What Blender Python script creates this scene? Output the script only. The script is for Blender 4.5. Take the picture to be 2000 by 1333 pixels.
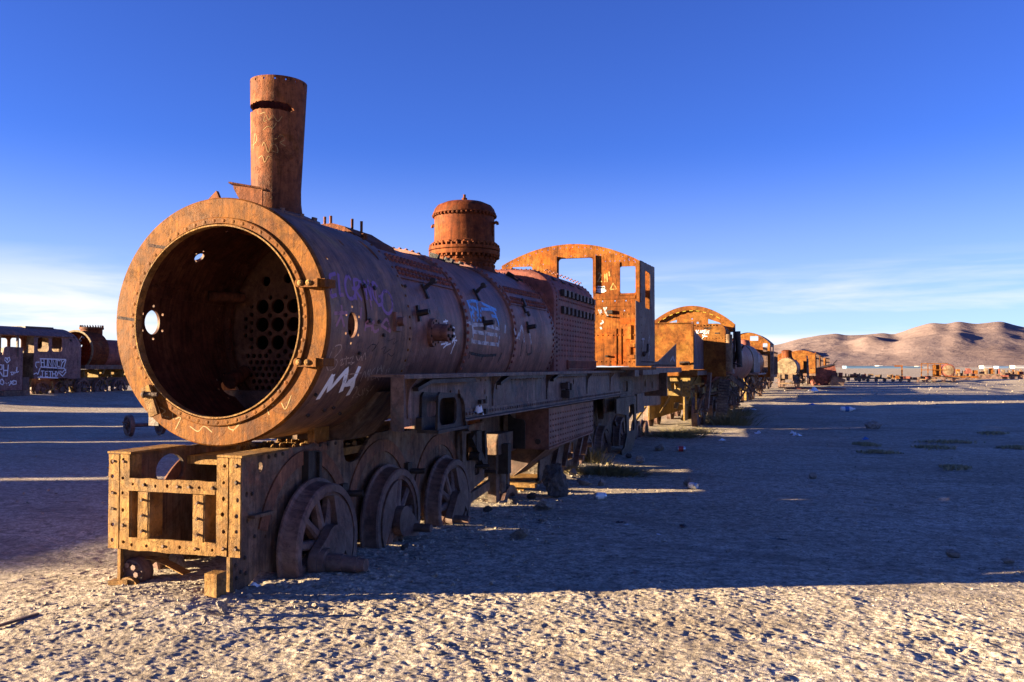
import bpy, bmesh, math, random
import numpy as np
from mathutils import Vector, Matrix
from mathutils.geometry import tessellate_polygon

for o in list(bpy.data.objects): bpy.data.objects.remove(o)
PI = math.pi
R = math.radians
random.seed(7)
scene = bpy.context.scene
col = scene.collection

# ------------------------------------------------------------------ camera
CAM = Vector((3.908, -5.36, 1.5)); YAW = R(17.66); PITCH = R(1.70); F = 1722.0
cam_d = bpy.data.cameras.new('camera'); cam_d.lens = F / 2000 * 36; cam_d.sensor_width = 36
cam_d.clip_end = 60000; cam_d.clip_start = 0.05
cam = bpy.data.objects.new('camera', cam_d); col.objects.link(cam)
cam.location = CAM; cam.rotation_euler = (PI / 2 + PITCH, 0, YAW)
scene.camera = cam

# ------------------------------------------------------------------ sky and sun
SUN_AZ = R(24.0)                       # sun stands to the left (-x) and a little in front (-y)
SUN_EL = R(8.8)
to_sun = Vector((-math.cos(SUN_AZ) * math.cos(SUN_EL), -math.sin(SUN_AZ) * math.cos(SUN_EL), math.sin(SUN_EL)))
world = bpy.data.worlds.new('World'); scene.world = world; world.use_nodes = True
wt = world.node_tree; wt.nodes.clear()
wo = wt.nodes.new('ShaderNodeOutputWorld'); wb = wt.nodes.new('ShaderNodeBackground')
sky = wt.nodes.new('ShaderNodeTexSky'); sky.sky_type = 'NISHITA'; sky.sun_disc = False
sky.sun_elevation = SUN_EL
sky.sun_rotation = math.atan2(to_sun.x, to_sun.y)
sky.altitude = 3650; sky.air_density = 1.0; sky.dust_density = 0.0; sky.ozone_density = 4.6
hs = wt.nodes.new('ShaderNodeHueSaturation'); hs.inputs['Saturation'].default_value = 1.05
hs.inputs['Hue'].default_value = 0.5215; hs.inputs['Value'].default_value = 0.92
wt.links.new(sky.outputs[0], hs.inputs['Color'])
# thin streaks of cloud low over the horizon, all the way round
tc = wt.nodes.new('ShaderNodeTexCoord'); sx = wt.nodes.new('ShaderNodeSeparateXYZ')
wt.links.new(tc.outputs['Generated'], sx.inputs[0])
mp = wt.nodes.new('ShaderNodeMapping'); mp.inputs['Scale'].default_value = (1.6, 1.6, 17.0)
mp.inputs['Location'].default_value = (3.1, 0.4, 0.2)
wt.links.new(tc.outputs['Generated'], mp.inputs[0])
nz = wt.nodes.new('ShaderNodeTexNoise'); nz.inputs['Scale'].default_value = 1.7; nz.inputs['Detail'].default_value = 9
nz.inputs['Roughness'].default_value = 0.55; nz.inputs['Distortion'].default_value = 0.4
wt.links.new(mp.outputs[0], nz.inputs['Vector'])
cr = wt.nodes.new('ShaderNodeValToRGB'); cr.color_ramp.elements[0].position = 0.40; cr.color_ramp.elements[1].position = 0.62
wt.links.new(nz.outputs[0], cr.inputs[0])
band = wt.nodes.new('ShaderNodeValToRGB'); b = band.color_ramp
b.elements[0].position = 0.0; b.elements[0].color = (0.95,) * 3 + (1,)
b.elements[1].position = 0.125; b.elements[1].color = (0, 0, 0, 1)
e = b.elements.new(0.07); e.color = (0.85,) * 3 + (1,)
wt.links.new(sx.outputs['Z'], band.inputs[0])
mul = wt.nodes.new('ShaderNodeMath'); mul.operation = 'MULTIPLY'
wt.links.new(cr.outputs[0], mul.inputs[0]); wt.links.new(band.outputs[0], mul.inputs[1])
veil = wt.nodes.new('ShaderNodeValToRGB'); vb = veil.color_ramp      # thin pale-blue haze that thickens towards the horizon
vb.elements[0].position = 0.0; vb.elements[0].color = (.50,) * 3 + (1,); vb.elements[1].position = .25; vb.elements[1].color = (0, 0, 0, 1); vb.interpolation = 'EASE'
wt.links.new(sx.outputs['Z'], veil.inputs[0])
mv = wt.nodes.new('ShaderNodeMix'); mv.data_type = 'RGBA'; mv.inputs['B'].default_value = (2.5, 2.75, 3.15, 1)
wt.links.new(veil.outputs[0], mv.inputs['Factor']); wt.links.new(hs.outputs[0], mv.inputs['A'])
mx = wt.nodes.new('ShaderNodeMix'); mx.data_type = 'RGBA'; mx.inputs['B'].default_value = (3.35, 3.35, 3.5, 1)
wt.links.new(mul.outputs[0], mx.inputs['Factor']); wt.links.new(mv.outputs['Result'], mx.inputs['A'])
wt.links.new(mx.outputs['Result'], wb.inputs[0]); wb.inputs[1].default_value = 0.05
wt.links.new(wb.outputs[0], wo.inputs[0])
sd = bpy.data.lights.new('sun', 'SUN'); sd.energy = 5.0; sd.angle = R(0.53); sd.color = (1.0, 0.78, 0.48)
so = bpy.data.objects.new('sun', sd); col.objects.link(so)
so.rotation_euler = to_sun.to_track_quat('Z', 'Y').to_euler()
scene.view_settings.view_transform = 'Standard'; scene.view_settings.look = 'None'
scene.view_settings.gamma = 1; scene.view_settings.use_curve_mapping = False
scene.view_settings.exposure = 2.7

# ------------------------------------------------------------------ measuring helpers (sight lines used only to read sizes off)
_r = Vector((math.cos(YAW), math.sin(YAW), 0)); _h = Vector((-math.sin(YAW), math.cos(YAW), 0))
_f = _h * math.cos(PITCH) + Vector((0, 0, math.sin(PITCH))); _u = _r.cross(_f)
def ray(px, py): return _f + _r * ((px - 1000) / F) - _u * ((py - 666.5) / F)
def at(px, py, ax, v):
    d = ray(px, py); i = 'xyz'.index(ax); return CAM + d * ((v - CAM[i]) / d[i])
def at_cyl(px, py, rad, zc):
    d = ray(px, py); o = CAM - Vector((0, 0, zc))
    a = d.x**2 + d.z**2; bb = 2 * (o.x * d.x + o.z * d.z); c = o.x**2 + o.z**2 - rad * rad
    D = max(bb * bb - 4 * a * c, 0); p = CAM + d * ((-bb - math.sqrt(D)) / (2 * a))
    return p.y, math.atan2(p.z - zc, p.x)

# ------------------------------------------------------------------ materials
def new_mat(name):
    m = bpy.data.materials.new(name); m.use_nodes = True
    t = m.node_tree; return m, t, t.nodes['Principled BSDF']
def N(t, kind, **kw):
    n = t.nodes.new(kind)
    for k, v in kw.items():
        if k in n.inputs: n.inputs[k].default_value = v
        else: setattr(n, k, v)
    return n
def ramp(t, src, stops):
    n = t.nodes.new('ShaderNodeValToRGB'); els = n.color_ramp.elements
    while len(els) < len(stops): els.new(0.5)
    for e, (p, c) in zip(els, stops):
        e.position = p; e.color = (c if len(c) == 4 else tuple(c) + (1,)) if not isinstance(c, (int, float)) else (c, c, c, 1)
    t.links.new(src, n.inputs[0]); return n.outputs[0]
def mix(t, fac, a, b, mode='MIX'):
    n = t.nodes.new('ShaderNodeMix'); n.data_type = 'RGBA'; n.blend_type = mode
    for s, v in (('Factor', fac), ('A', a), ('B', b)):
        if hasattr(v, 'links'): t.links.new(v, n.inputs[s])
        elif s == 'Factor': n.inputs[s].default_value = v
        else: n.inputs[s].default_value = tuple(v) + (1,) if len(v) == 3 else v
    return n.outputs['Result']
def coords(t, scale=(1, 1, 1), loc=(0, 0, 0), rot=(0, 0, 0)):
    tc = t.nodes.new('ShaderNodeTexCoord'); mp = t.nodes.new('ShaderNodeMapping')
    mp.inputs['Scale'].default_value = scale; mp.inputs['Location'].default_value = loc; mp.inputs['Rotation'].default_value = rot
    t.links.new(tc.outputs['Object'], mp.inputs[0]); return mp.outputs[0]
def noise(t, vec, scale, detail=6, rough=0.6, dist=0.0):
    n = N(t, 'ShaderNodeTexNoise', Scale=scale, Detail=detail, Roughness=rough, Distortion=dist)
    t.links.new(vec, n.inputs['Vector']); return n.outputs[0]
def bump(t, h, strength, dist, prev=None):
    n = N(t, 'ShaderNodeBump', Strength=strength, Distance=dist); t.links.new(h, n.inputs['Height'])
    if prev is not None: t.links.new(prev, n.inputs['Normal'])
    return n.outputs[0]

def rust(name, dark, mid, light, scale=1.0, patch=None, patch_amt=0.0, streak=0.35, rough=(0.55, 0.9), dust=0.0, seed=0.0, bmp=0.5, gain=1.0, run='y'):
    """weathered iron: mottled rust, run-down streaks, fine pitting, an optional second colour in patches"""
    dark, mid, light = ([x*gain for x in c] for c in (dark, mid, light)); dark, mid, light = tuple(dark), tuple(mid), tuple(light)
    if patch: patch = tuple(x*gain for x in patch)
    m, t, p = new_mat(name)
    v = coords(t, loc=(seed, seed * .7, seed * 1.3))
    vs = coords(t, scale=(.55, 7, .55) if run == 'y' else (7, .55, .55), loc=(seed, seed*.3, seed))
    n1 = noise(t, v, 1.7 * scale, 9, .68, .3)
    n2 = noise(t, v, 14 * scale, 6, .7)
    n3 = noise(t, vs, 2.2 * scale, 6, .65)
    c = ramp(t, n1, [(.36, dark), (.50, mid), (.64, light)])
    c2 = ramp(t, n3, [(.38, dark), (.52, mid), (.66, light)])
    c = mix(t, streak, c, c2)
    if patch:
        np_ = noise(t, v, 2.6 * scale, 8, .7, .6)
        c = mix(t, ramp(t, np_, [(.62 - patch_amt, 0.0), (.70 - patch_amt, 1.0)]), c, patch)
    f = ramp(t, n2, [(.30, (.55, .53, .53)), (.5, (1, 1, 1)), (.70, (1.35, 1.28, 1.2))])
    c = mix(t, 1.0, c, f, 'MULTIPLY')
    n6 = noise(t, v, 4.2 * scale, 9, .74, .5); fl = ramp(t, n6, [(.505, 0.0), (.535, 1.0)])          # flaked scale with an edge
    c = mix(t, fl, c, mix(t, 1.0, c, (.76, .72, .72), 'MULTIPLY'))
    n7 = noise(t, vs, 5.5, 5, .7); c = mix(t, 1.0, c, ramp(t, n7, [(.34, (.60, .58, .58)), (.5, (1, 1, 1)), (.68, (1.3, 1.24, 1.18))]), 'MULTIPLY')
    sp = noise(t, v, 60 * scale, 3, .5)
    c = mix(t, ramp(t, sp, [(.64, 0.0), (.72, .55)]), c, tuple(x * .45 for x in dark))
    if dust > 0:
        nd = noise(t, v, 3.3 * scale, 7, .65, .4)
        c = mix(t, ramp(t, nd, [(.50, 0.0), (.70, dust)]), c, tuple(x*min(1, gain*1.15) for x in (.24, .20, .155)))
    t.links.new(c, p.inputs['Base Color'])
    t.links.new(ramp(t, n1, [(.3, rough[0]), (.7, rough[1])]), p.inputs['Roughness'])
    p.inputs['Specular IOR Level'].default_value = .35 if gain >= 1 else .12
    b1 = bump(t, n2, .35 * bmp, .02)
    b1 = bump(t, fl, .5 * bmp, .012, b1)
    b2 = bump(t, noise(t, v, 90 * scale, 4, .6), .5 * bmp, .008, b1)
    t.links.new(b2, p.inputs['Normal'])
    return m

M = {}
M['smokebox'] = rust('rust_smokebox', (.06, .034, .03), (.135, .07, .05), (.215, .115, .062), .55, patch=(.17, .10, .045), patch_amt=.08, streak=.6, rough=(.42, .75), gain=1.2)
M['ring'] = rust('rust_ochre', (.13, .040, .005), (.235, .082, .010), (.33, .135, .02), .8, patch=(.16, .05, .008), patch_amt=.05, streak=.3, rough=(.5, .8), seed=3.1, gain=.66, run='x')
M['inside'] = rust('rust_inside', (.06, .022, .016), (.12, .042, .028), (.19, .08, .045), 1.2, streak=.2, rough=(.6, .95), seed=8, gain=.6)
M['boiler'] = rust('rust_boiler', (.075, .036, .030), (.155, .068, .052), (.235, .108, .076), .5, streak=.5, rough=(.38, .7), seed=5.5, gain=1.2)
M['maroon'] = rust('rust_maroon', (.10, .03, .025), (.20, .058, .044), (.28, .10, .065), .8, streak=.35, rough=(.45, .85), seed=9, gain=1.05)
M['dome'] = rust('rust_dome', (.14, .034, .011), (.27, .07, .021), (.40, .125, .038), .9, patch=(.23, .095, .042), patch_amt=.08, streak=.35, seed=12, gain=.50, run='x')
M['chimney'] = rust('rust_chimney', (.14, .045, .02), (.25, .085, .038), (.36, .14, .065), .9, patch=(.19, .068, .02), patch_amt=.07, streak=.35, seed=14, gain=.62, run='x', bmp=.9)
M['cab'] = rust('rust_cab', (.11, .035, .008), (.27, .085, .014), (.40, .165, .036), .8, patch=(.46, .105, .012), patch_amt=.09, streak=.4, seed=16, rough=(.55, .9), gain=.78, run='x')
M['frame'] = rust('rust_frame', (.035, .025, .02), (.11, .066, .046), (.20, .125, .08), 1.0, patch=(.17, .075, .045), patch_amt=.07, streak=.5, dust=.6, seed=19, rough=(.55, .95), bmp=.8, gain=1.25)
M['beam'] = rust('rust_beam', (.22, .11, .032), (.35, .19, .06), (.45, .27, .10), 1.4, streak=.35, dust=.3, seed=22, bmp=1.2, gain=.70, run='x')
M['wheel'] = rust('rust_wheel', (.055, .034, .032), (.12, .07, .06), (.19, .115, .092), 1.0, streak=.25, seed=25, rough=(.4, .75), dust=.3, gain=1.15)
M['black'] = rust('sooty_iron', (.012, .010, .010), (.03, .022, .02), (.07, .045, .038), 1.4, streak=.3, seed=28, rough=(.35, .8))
M['board'] = rust('rust_board', (.05, .034, .03), (.12, .072, .06), (.22, .14, .11), 1.0, patch=(.05, .046, .05), patch_amt=.10, streak=.65, seed=31, rough=(.4, .8), dust=.35, gain=1.2)
M['tube'] = rust('rust_tube_plate', (.07, .03, .018), (.13, .06, .036), (.20, .10, .06), 2, seed=33)
M['arc'] = rust('rust_arc', (.10, .045, .028), (.19, .08, .045), (.27, .125, .07), 1.2, seed=35)
def paint(name, c, wear=.45, scale=9):
    m, t, p = new_mat(name); p.inputs['Base Color'].default_value = c + (1,); p.inputs['Roughness'].default_value = .7
    v = coords(t); n = noise(t, v, scale, 6, .7)
    tr = t.nodes.new('ShaderNodeBsdfTransparent'); ms = t.nodes.new('ShaderNodeMixShader')
    t.links.new(ramp(t, n, [(wear - .10, 0.0), (wear + .10, 1.0)]), ms.inputs[0])
    t.links.new(tr.outputs[0], ms.inputs[1]); t.links.new(p.outputs[0], ms.inputs[2])
    t.links.new(ms.outputs[0], t.nodes['Material Output'].inputs[0]); return m
M['p_white'] = paint('paint_white', (.72, .72, .74), .34)
M['p_faint'] = paint('paint_faint_white', (.46, .44, .46), .44)
M['p_purple'] = paint('paint_purple', (.20, .095, .24), .37)
M['p_pink'] = paint('paint_pink', (.29, .125, .17), .38)
M['p_blue'] = paint('paint_blue', (.13, .34, .66), .40)
M['p_black'] = paint('paint_black', (.012, .012, .014), .46)
M['p_yellow'] = paint('paint_ochre_yellow', (.46, .31, .09), .44)
M['scratch'] = paint('scratched_metal', (.40, .27, .20), .40, 20)
M['p_yscratch'] = paint('scratch_yellow', (.30, .19, .065), .42, 20)

# ------------------------------------------------------------------ mesh helpers
class MB:
    def __init__(s): s.v = []; s.f = []
    def add(s, vs, fs):
        o = len(s.v); s.v += [tuple(x) for x in vs]; s.f += [tuple(i + o for i in f) for f in fs]; return s
    def box(s, lo, hi, M_=None):
        (a, b, c), (d, e, f) = lo, hi
        vs = [(a, b, c), (d, b, c), (d, e, c), (a, e, c), (a, b, f), (d, b, f), (d, e, f), (a, e, f)]
        if M_: vs = [M_ @ Vector(x) for x in vs]
        return s.add(vs, [(0, 3, 2, 1), (4, 5, 6, 7), (0, 1, 5, 4), (1, 2, 6, 5), (2, 3, 7, 6), (3, 0, 4, 7)])
    def bar(s, p0, p1, w, h, up=(0, 0, 1)):
        p0 = Vector(p0); p1 = Vector(p1); d = (p1 - p0); L = d.length; d.normalize(); up = Vector(up)
        if abs(d.dot(up)) > .98: up = Vector((0, 1, 0)) if abs(d.y) < .9 else Vector((1, 0, 0))
        a = d.cross(up).normalized(); b = a.cross(d)
        vs = [p + a * x + b * z for p in (p0, p1) for x, z in ((-w/2, -h/2), (w/2, -h/2), (w/2, h/2), (-w/2, h/2))]
        return s.add(vs, [(0, 1, 2, 3), (7, 6, 5, 4), (0, 4, 5, 1), (1, 5, 6, 2), (2, 6, 7, 3), (3, 7, 4, 0)])
    def tube(s, p0, p1, r0, r1=None, n=14, cap=True):
        p0 = Vector(p0); p1 = Vector(p1); r1 = r0 if r1 is None else r1
        d = (p1 - p0).normalized(); a = d.orthogonal().normalized(); b = d.cross(a)
        vs = [p + (a * math.cos(2*PI*k/n) + b * math.sin(2*PI*k/n)) * r for p, r in ((p0, r0), (p1, r1)) for k in range(n)]
        fs = [(k, (k+1) % n, n + (k+1) % n, n + k) for k in range(n)]
        if cap: fs += [tuple(range(n))[::-1], tuple(range(n, 2*n))]
        return s.add(vs, fs)
    def path(s, pts, r, n=8):
        for a, b in zip(pts, pts[1:]): s.tube(a, b, r, r, n)
        return s
    def lathe(s, prof, o=(0, 0, 0), axis='z', n=48, closed=False, a0=0.0, a1=2*PI):
        """prof: (radius, height along axis) pairs"""
        o = Vector(o); full = abs(a1 - a0 - 2*PI) < 1e-6; m = n if full else n + 1; vs = []
        for k in range(m):
            t = a0 + (a1 - a0) * k / n; c_, s_ = math.cos(t), math.sin(t)
            for r_, h in prof:
                q = (r_*c_, r_*s_, h) if axis == 'z' else ((r_*c_, h, r_*s_) if axis == 'y' else (h, r_*c_, r_*s_))
                vs.append(o + Vector(q))
        L = len(prof); fs = []; P = L if closed else L - 1
        for k in range(n):
            k2 = (k + 1) % m
            for i in range(P):
                j = (i + 1) % L; fs.append((k*L + i, k*L + j, k2*L + j, k2*L + i))
        return s.add(vs, fs)
    def plate(s, poly, holes, t, M_):
        """flat sheet in the (u,v) plane with holes, thickness t along w; M_ maps (u,v,w) to space"""
        loops = [poly] + list(holes)
        tri = tessellate_polygon([[Vector((x, y, 0)) for x, y in L] for L in loops])
        P = [q for L in loops for q in L]; n = len(P)
        vs = [M_ @ Vector((x, y, w)) for w in (t/2, -t/2) for x, y in P]
        fs = []
        for a, b, c in tri:
            A, B, C = P[a], P[b], P[c]
            if (B[0]-A[0])*(C[1]-A[1]) - (B[1]-A[1])*(C[0]-A[0]) < 0: b, c = c, b
            fs += [(a, b, c), (n+a, n+c, n+b)]
        o = 0
        for L in loops:
            k = len(L)
            for i in range(k):
                j = (i+1) % k; fs.append((o+i, n+o+i, n+o+j, o+j))
            o += k
        return s.add(vs, fs)
    def dome(s, p, nrm, r, h=None, n=6):
        h = h or r*.7; p = Vector(p); d = Vector(nrm).normalized(); a = d.orthogonal().normalized(); b = d.cross(a)
        vs = []
        for rr, hh in ((r, -.2*h), (r*.95, h*.45), (r*.5, h*.92)):
            vs += [p + (a*math.cos(2*PI*k/n) + b*math.sin(2*PI*k/n))*rr + d*hh for k in range(n)]
        fs = [(q*n+k, q*n+(k+1) % n, (q+1)*n+(k+1) % n, (q+1)*n+k) for q in range(2) for k in range(n)] + [tuple(range(2*n, 3*n))]
        return s.add(vs, fs)
    def nut(s, p, nrm, r, h, n=6):
        p = Vector(p); d = Vector(nrm).normalized(); return s.tube(p - d*.004, p + d*h, r, r, n)
    def build(s, name, mat, parent=None, label=None, kind=None, smooth=34):
        me = bpy.data.meshes.new(name); me.from_pydata(s.v, [], s.f); me.update()
        bm = bmesh.new(); bm.from_mesh(me); bmesh.ops.recalc_face_normals(bm, faces=bm.faces); bm.to_mesh(me); bm.free()
        if smooth:
            me.polygons.foreach_set('use_smooth', [True]*len(me.polygons)); me.set_sharp_from_angle(angle=R(smooth))
        o = bpy.data.objects.new(name, me); col.objects.link(o)
        me.materials.append(M[mat] if isinstance(mat, str) else mat)
        if parent: o.parent = parent
        if label: o['label'] = label
        if kind: o['kind'] = kind
        return o
def empty(name, loc, rz=0, label=None, cat=None, group=None):
    o = bpy.data.objects.new(name, None); col.objects.link(o); o.location = loc; o.rotation_euler = (0, 0, rz); o.empty_display_size = .3
    tag(o, label, cat, group); return o
def tag(o, label=None, cat=None, group=None, kind=None):
    for k, v in (('label', label), ('category', cat), ('group', group), ('kind', kind)):
        if v: o[k] = v
    return o
def copy_tree(o, parent=None):
    c = o.copy(); col.objects.link(c); c.parent = parent
    for ch in list(o.children): copy_tree(ch, c)
    return c
def cut(o, cutters):
    """carve openings (each an MB) out of a solid part"""
    allc = MB()
    tmp = []
    for c in cutters:
        q = c.build('cutter', 'black', smooth=0); tmp.append(q)
        md = o.modifiers.new('b', 'BOOLEAN'); md.operation = 'DIFFERENCE'; md.object = q; md.solver = 'EXACT'
    dg = bpy.context.evaluated_depsgraph_get(); dg.update()
    me = bpy.data.meshes.new_from_object(o.evaluated_get(dg)); old = o.data
    o.modifiers.clear(); o.data = me; nm = old.name; bpy.data.meshes.remove(old); me.name = nm
    for q in tmp:
        qm = q.data; bpy.data.objects.remove(q); bpy.data.meshes.remove(qm)
    me.polygons.foreach_set('use_smooth', [True]*len(me.polygons)); me.set_sharp_from_angle(angle=R(34))
    return o
_rag = random.Random(21)
def rag(poly, amp=.003, step=.07):
    """an edge that rust has nibbled: subdivide the outline and push it about by a few millimetres"""
    out = []
    for (x0, y0), (x1, y1) in zip(poly, list(poly[1:]) + [poly[0]]):
        L = math.hypot(x1-x0, y1-y0); n = max(1, int(L/step)); nx, ny = ((y1-y0)/L, -(x1-x0)/L) if L > 1e-9 else (0, 0)
        for k in range(n):
            d = (_rag.gauss(0, amp) if k else _rag.gauss(0, amp*.6)) - (abs(_rag.gauss(0, amp*2.5)) if _rag.random() < .07 else 0)
            out.append((x0+(x1-x0)*k/n + nx*d, y0+(y1-y0)*k/n + ny*d))
    return out
def circle(cx, cy, rx, ry=None, n=20, a0=0):
    ry = rx if ry is None else ry
    return [(cx + rx*math.cos(a0 + 2*PI*k/n), cy + ry*math.sin(a0 + 2*PI*k/n)) for k in range(n)]
def rrect(x0, y0, x1, y1, r, n=4):
    P = []
    for cx, cy, a in ((x1-r, y1-r, 0), (x0+r, y1-r, PI/2), (x0+r, y0+r, PI), (x1-r, y0+r, 1.5*PI)):
        P += [(cx + r*math.cos(a + PI/2*k/n), cy + r*math.sin(a + PI/2*k/n)) for k in range(n+1)]
    return P
# (u,v,w) frames: XZ = sheet facing -y (u=x, v=z, w=-y); YZ = sheet facing +x (u=y, v=z, w=x); XY = lying flat
def XZ(y): return Matrix(((1, 0, 0, 0), (0, 0, -1, y), (0, 1, 0, 0), (0, 0, 0, 1)))
def YZ(x): return Matrix(((0, 0, 1, x), (1, 0, 0, 0), (0, 1, 0, 0), (0, 0, 0, 1)))
def XY(z): return Matrix(((1, 0, 0, 0), (0, 1, 0, 0), (0, 0, 1, z), (0, 0, 0, 1)))
def smoothpts(P, n=5):
    if len(P) < 3: return [Vector(p) for p in P]
    P = [Vector(p) for p in P]; Q = [P[0]*2 - P[1]] + P + [P[-1]*2 - P[-2]]; out = []
    for i in range(1, len(Q)-2):
        for k in range(n):
            t = k/n; out.append(.5*((2*Q[i]) + (Q[i+1]-Q[i-1])*t + (2*Q[i-1]-5*Q[i]+4*Q[i+1]-Q[i+2])*t*t + (3*Q[i]-Q[i-1]-3*Q[i+1]+Q[i+2])*t**3))
    return out + [P[-1]]
def ribbon(mb, pts, w, nrmf, curved=True):
    """a painted stroke lying on a surface: pts in space, nrmf(point) the surface normal"""
    P = smoothpts(pts) if curved else [Vector(p) for p in pts]
    vs = []
    for i, p in enumerate(P):
        d = (P[min(i+1, len(P)-1)] - P[max(i-1, 0)]); n = Vector(nrmf(p)).normalized()
        s = d.cross(n)
        if s.length < 1e-9: s = n.orthogonal()
        s.normalize(); vs += [p + s*w/2 + n*.0015, p - s*w/2 + n*.0015]
    mb.add(vs, [(2*i, 2*i+1, 2*i+3, 2*i+2) for i in range(len(P)-1)])
# ------------------------------------------------------------------ ground
_rng = np.random.RandomState(3); _perm = np.tile(_rng.permutation(512), 3); _ga = _rng.rand(512)*2*PI
_gx, _gy = np.cos(_ga), np.sin(_ga)
def pnoise(x, y):
    xi = np.floor(x).astype(np.int64); yi = np.floor(y).astype(np.int64); xf = x - xi; yf = y - yi
    u = xf*xf*xf*(xf*(xf*6-15)+10); v = yf*yf*yf*(yf*(yf*6-15)+10)
    def g(ix, iy, dx, dy):
        h = _perm[(_perm[ix & 511] + iy) & 511]; return _gx[h]*dx + _gy[h]*dy
    a = g(xi, yi, xf, yf); b = g(xi+1, yi, xf-1, yf); c = g(xi, yi+1, xf, yf-1); d = g(xi+1, yi+1, xf-1, yf-1)
    return (a*(1-u)+b*u)*(1-v) + (c*(1-u)+d*u)*v
def sstep(a, b, x):
    t = np.clip((x-a)/(b-a), 0, 1); return t*t*(3-2*t)
def ground_base(x, y):
    x = np.asarray(x, float); y = np.asarray(y, float)
    r = np.hypot(x-2, y)
    z = -.09*sstep(.6, 4.0, y)*(1-sstep(60, 120, r))
    z = z + .05*pnoise(x/5.3+.3, y/5.3)*sstep(3, 8, r) + .10*pnoise(x/17., y/17.+4)*sstep(10, 30, r)
    z = z + .07*np.exp(-((x-.05)/.75)**2 - ((y+.75)/.55)**2) + .05*np.exp(-((x-.9)/.5)**2 - ((y-.3)/.5)**2)
    z = z + .05*np.exp(-((x+.1)/.5)**2)*sstep(-.8, .3, y)*(1-sstep(12, 14, y))
    # low bank under the left-hand track, spoil heaps far off on the right
    z = z + .35*np.exp(-((x+29)/3.5)**2)*sstep(-60, -30, y)
    for cx, cy, sx_, sy_, h in ((45.6, 86, 4.2, 3.5, 1.55), (60, 84, 10, 2.5, .8), (74, 96, 12, 3, 1.2), (52, 98, 14, 3, .7), (66, 74, 9, 2.5, .45), (30, 96, 12, 4, .4)):
        z = z + h*np.exp(-((x-cx)/sx_)**2 - ((y-cy)/sy_)**2)*(1+.35*pnoise(x*.5, y*.5))
    return z
def ground_detail(x, y, sp):
    """clods, scuffs and footprints; sp = local mesh spacing"""
    k = lambda w: 1 - sstep(.28, .5, sp/w)
    m = .55 + .9*pnoise(x/1.9+7, y/1.9)
    m = m + .55*pnoise(x/.55+2, y/.4+5); m = np.clip(m, .42, 1.25)*(1 - .45*sstep(-.2, 1.2, y)*sstep(.6, 1.6, x))
    wx = x + .05*pnoise(x*5, y*5+9); wy = y + .05*pnoise(x*5+31, y*5)
    cl = lambda w1, w2, o, t: sstep(-t, t, pnoise(wx/w1+o, wy/w2+o*.7)+.2*pnoise(wx/.02+o, wy/.02))
    f = lambda w, o: pnoise(wx/w+o, wy/(w*.75)+o*.4)
    z = .016*f(.45, 0)*k(.3) + m*(.010*f(.21, 3)*k(.18) + .0095*f(.105, 7)*k(.09) + .0115*f(.055, 5)*k(.05) + .0100*f(.030, 9)*k(.028) + .0060*f(.0185, 4)*k(.022))
    z = z + .006*cl(.10, .07, 5, .2)*k(.08)*m + .005*f(.027, 2)*k(.028) + .007*np.clip(f(.06, 21)-.22, 0, 1)*k(.05)
    z = z + .06*pnoise(x/1.3, y/1.1+2)*k(1.2)*sstep(6, 25, np.hypot(x, y)) 
    return z
def axis_lines(lo, hi, d, lo_end, hi_end, g=1.055):
    mid = np.arange(lo, hi, d); a = []; s = d; p = lo
    while p > lo_end: s = s*g; p -= s; a.append(p)
    b = []; s = d; p = mid[-1]
    while p < hi_end: s = s*g; p += s; b.append(p)
    return np.array(a[::-1] + list(mid) + b)
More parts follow.
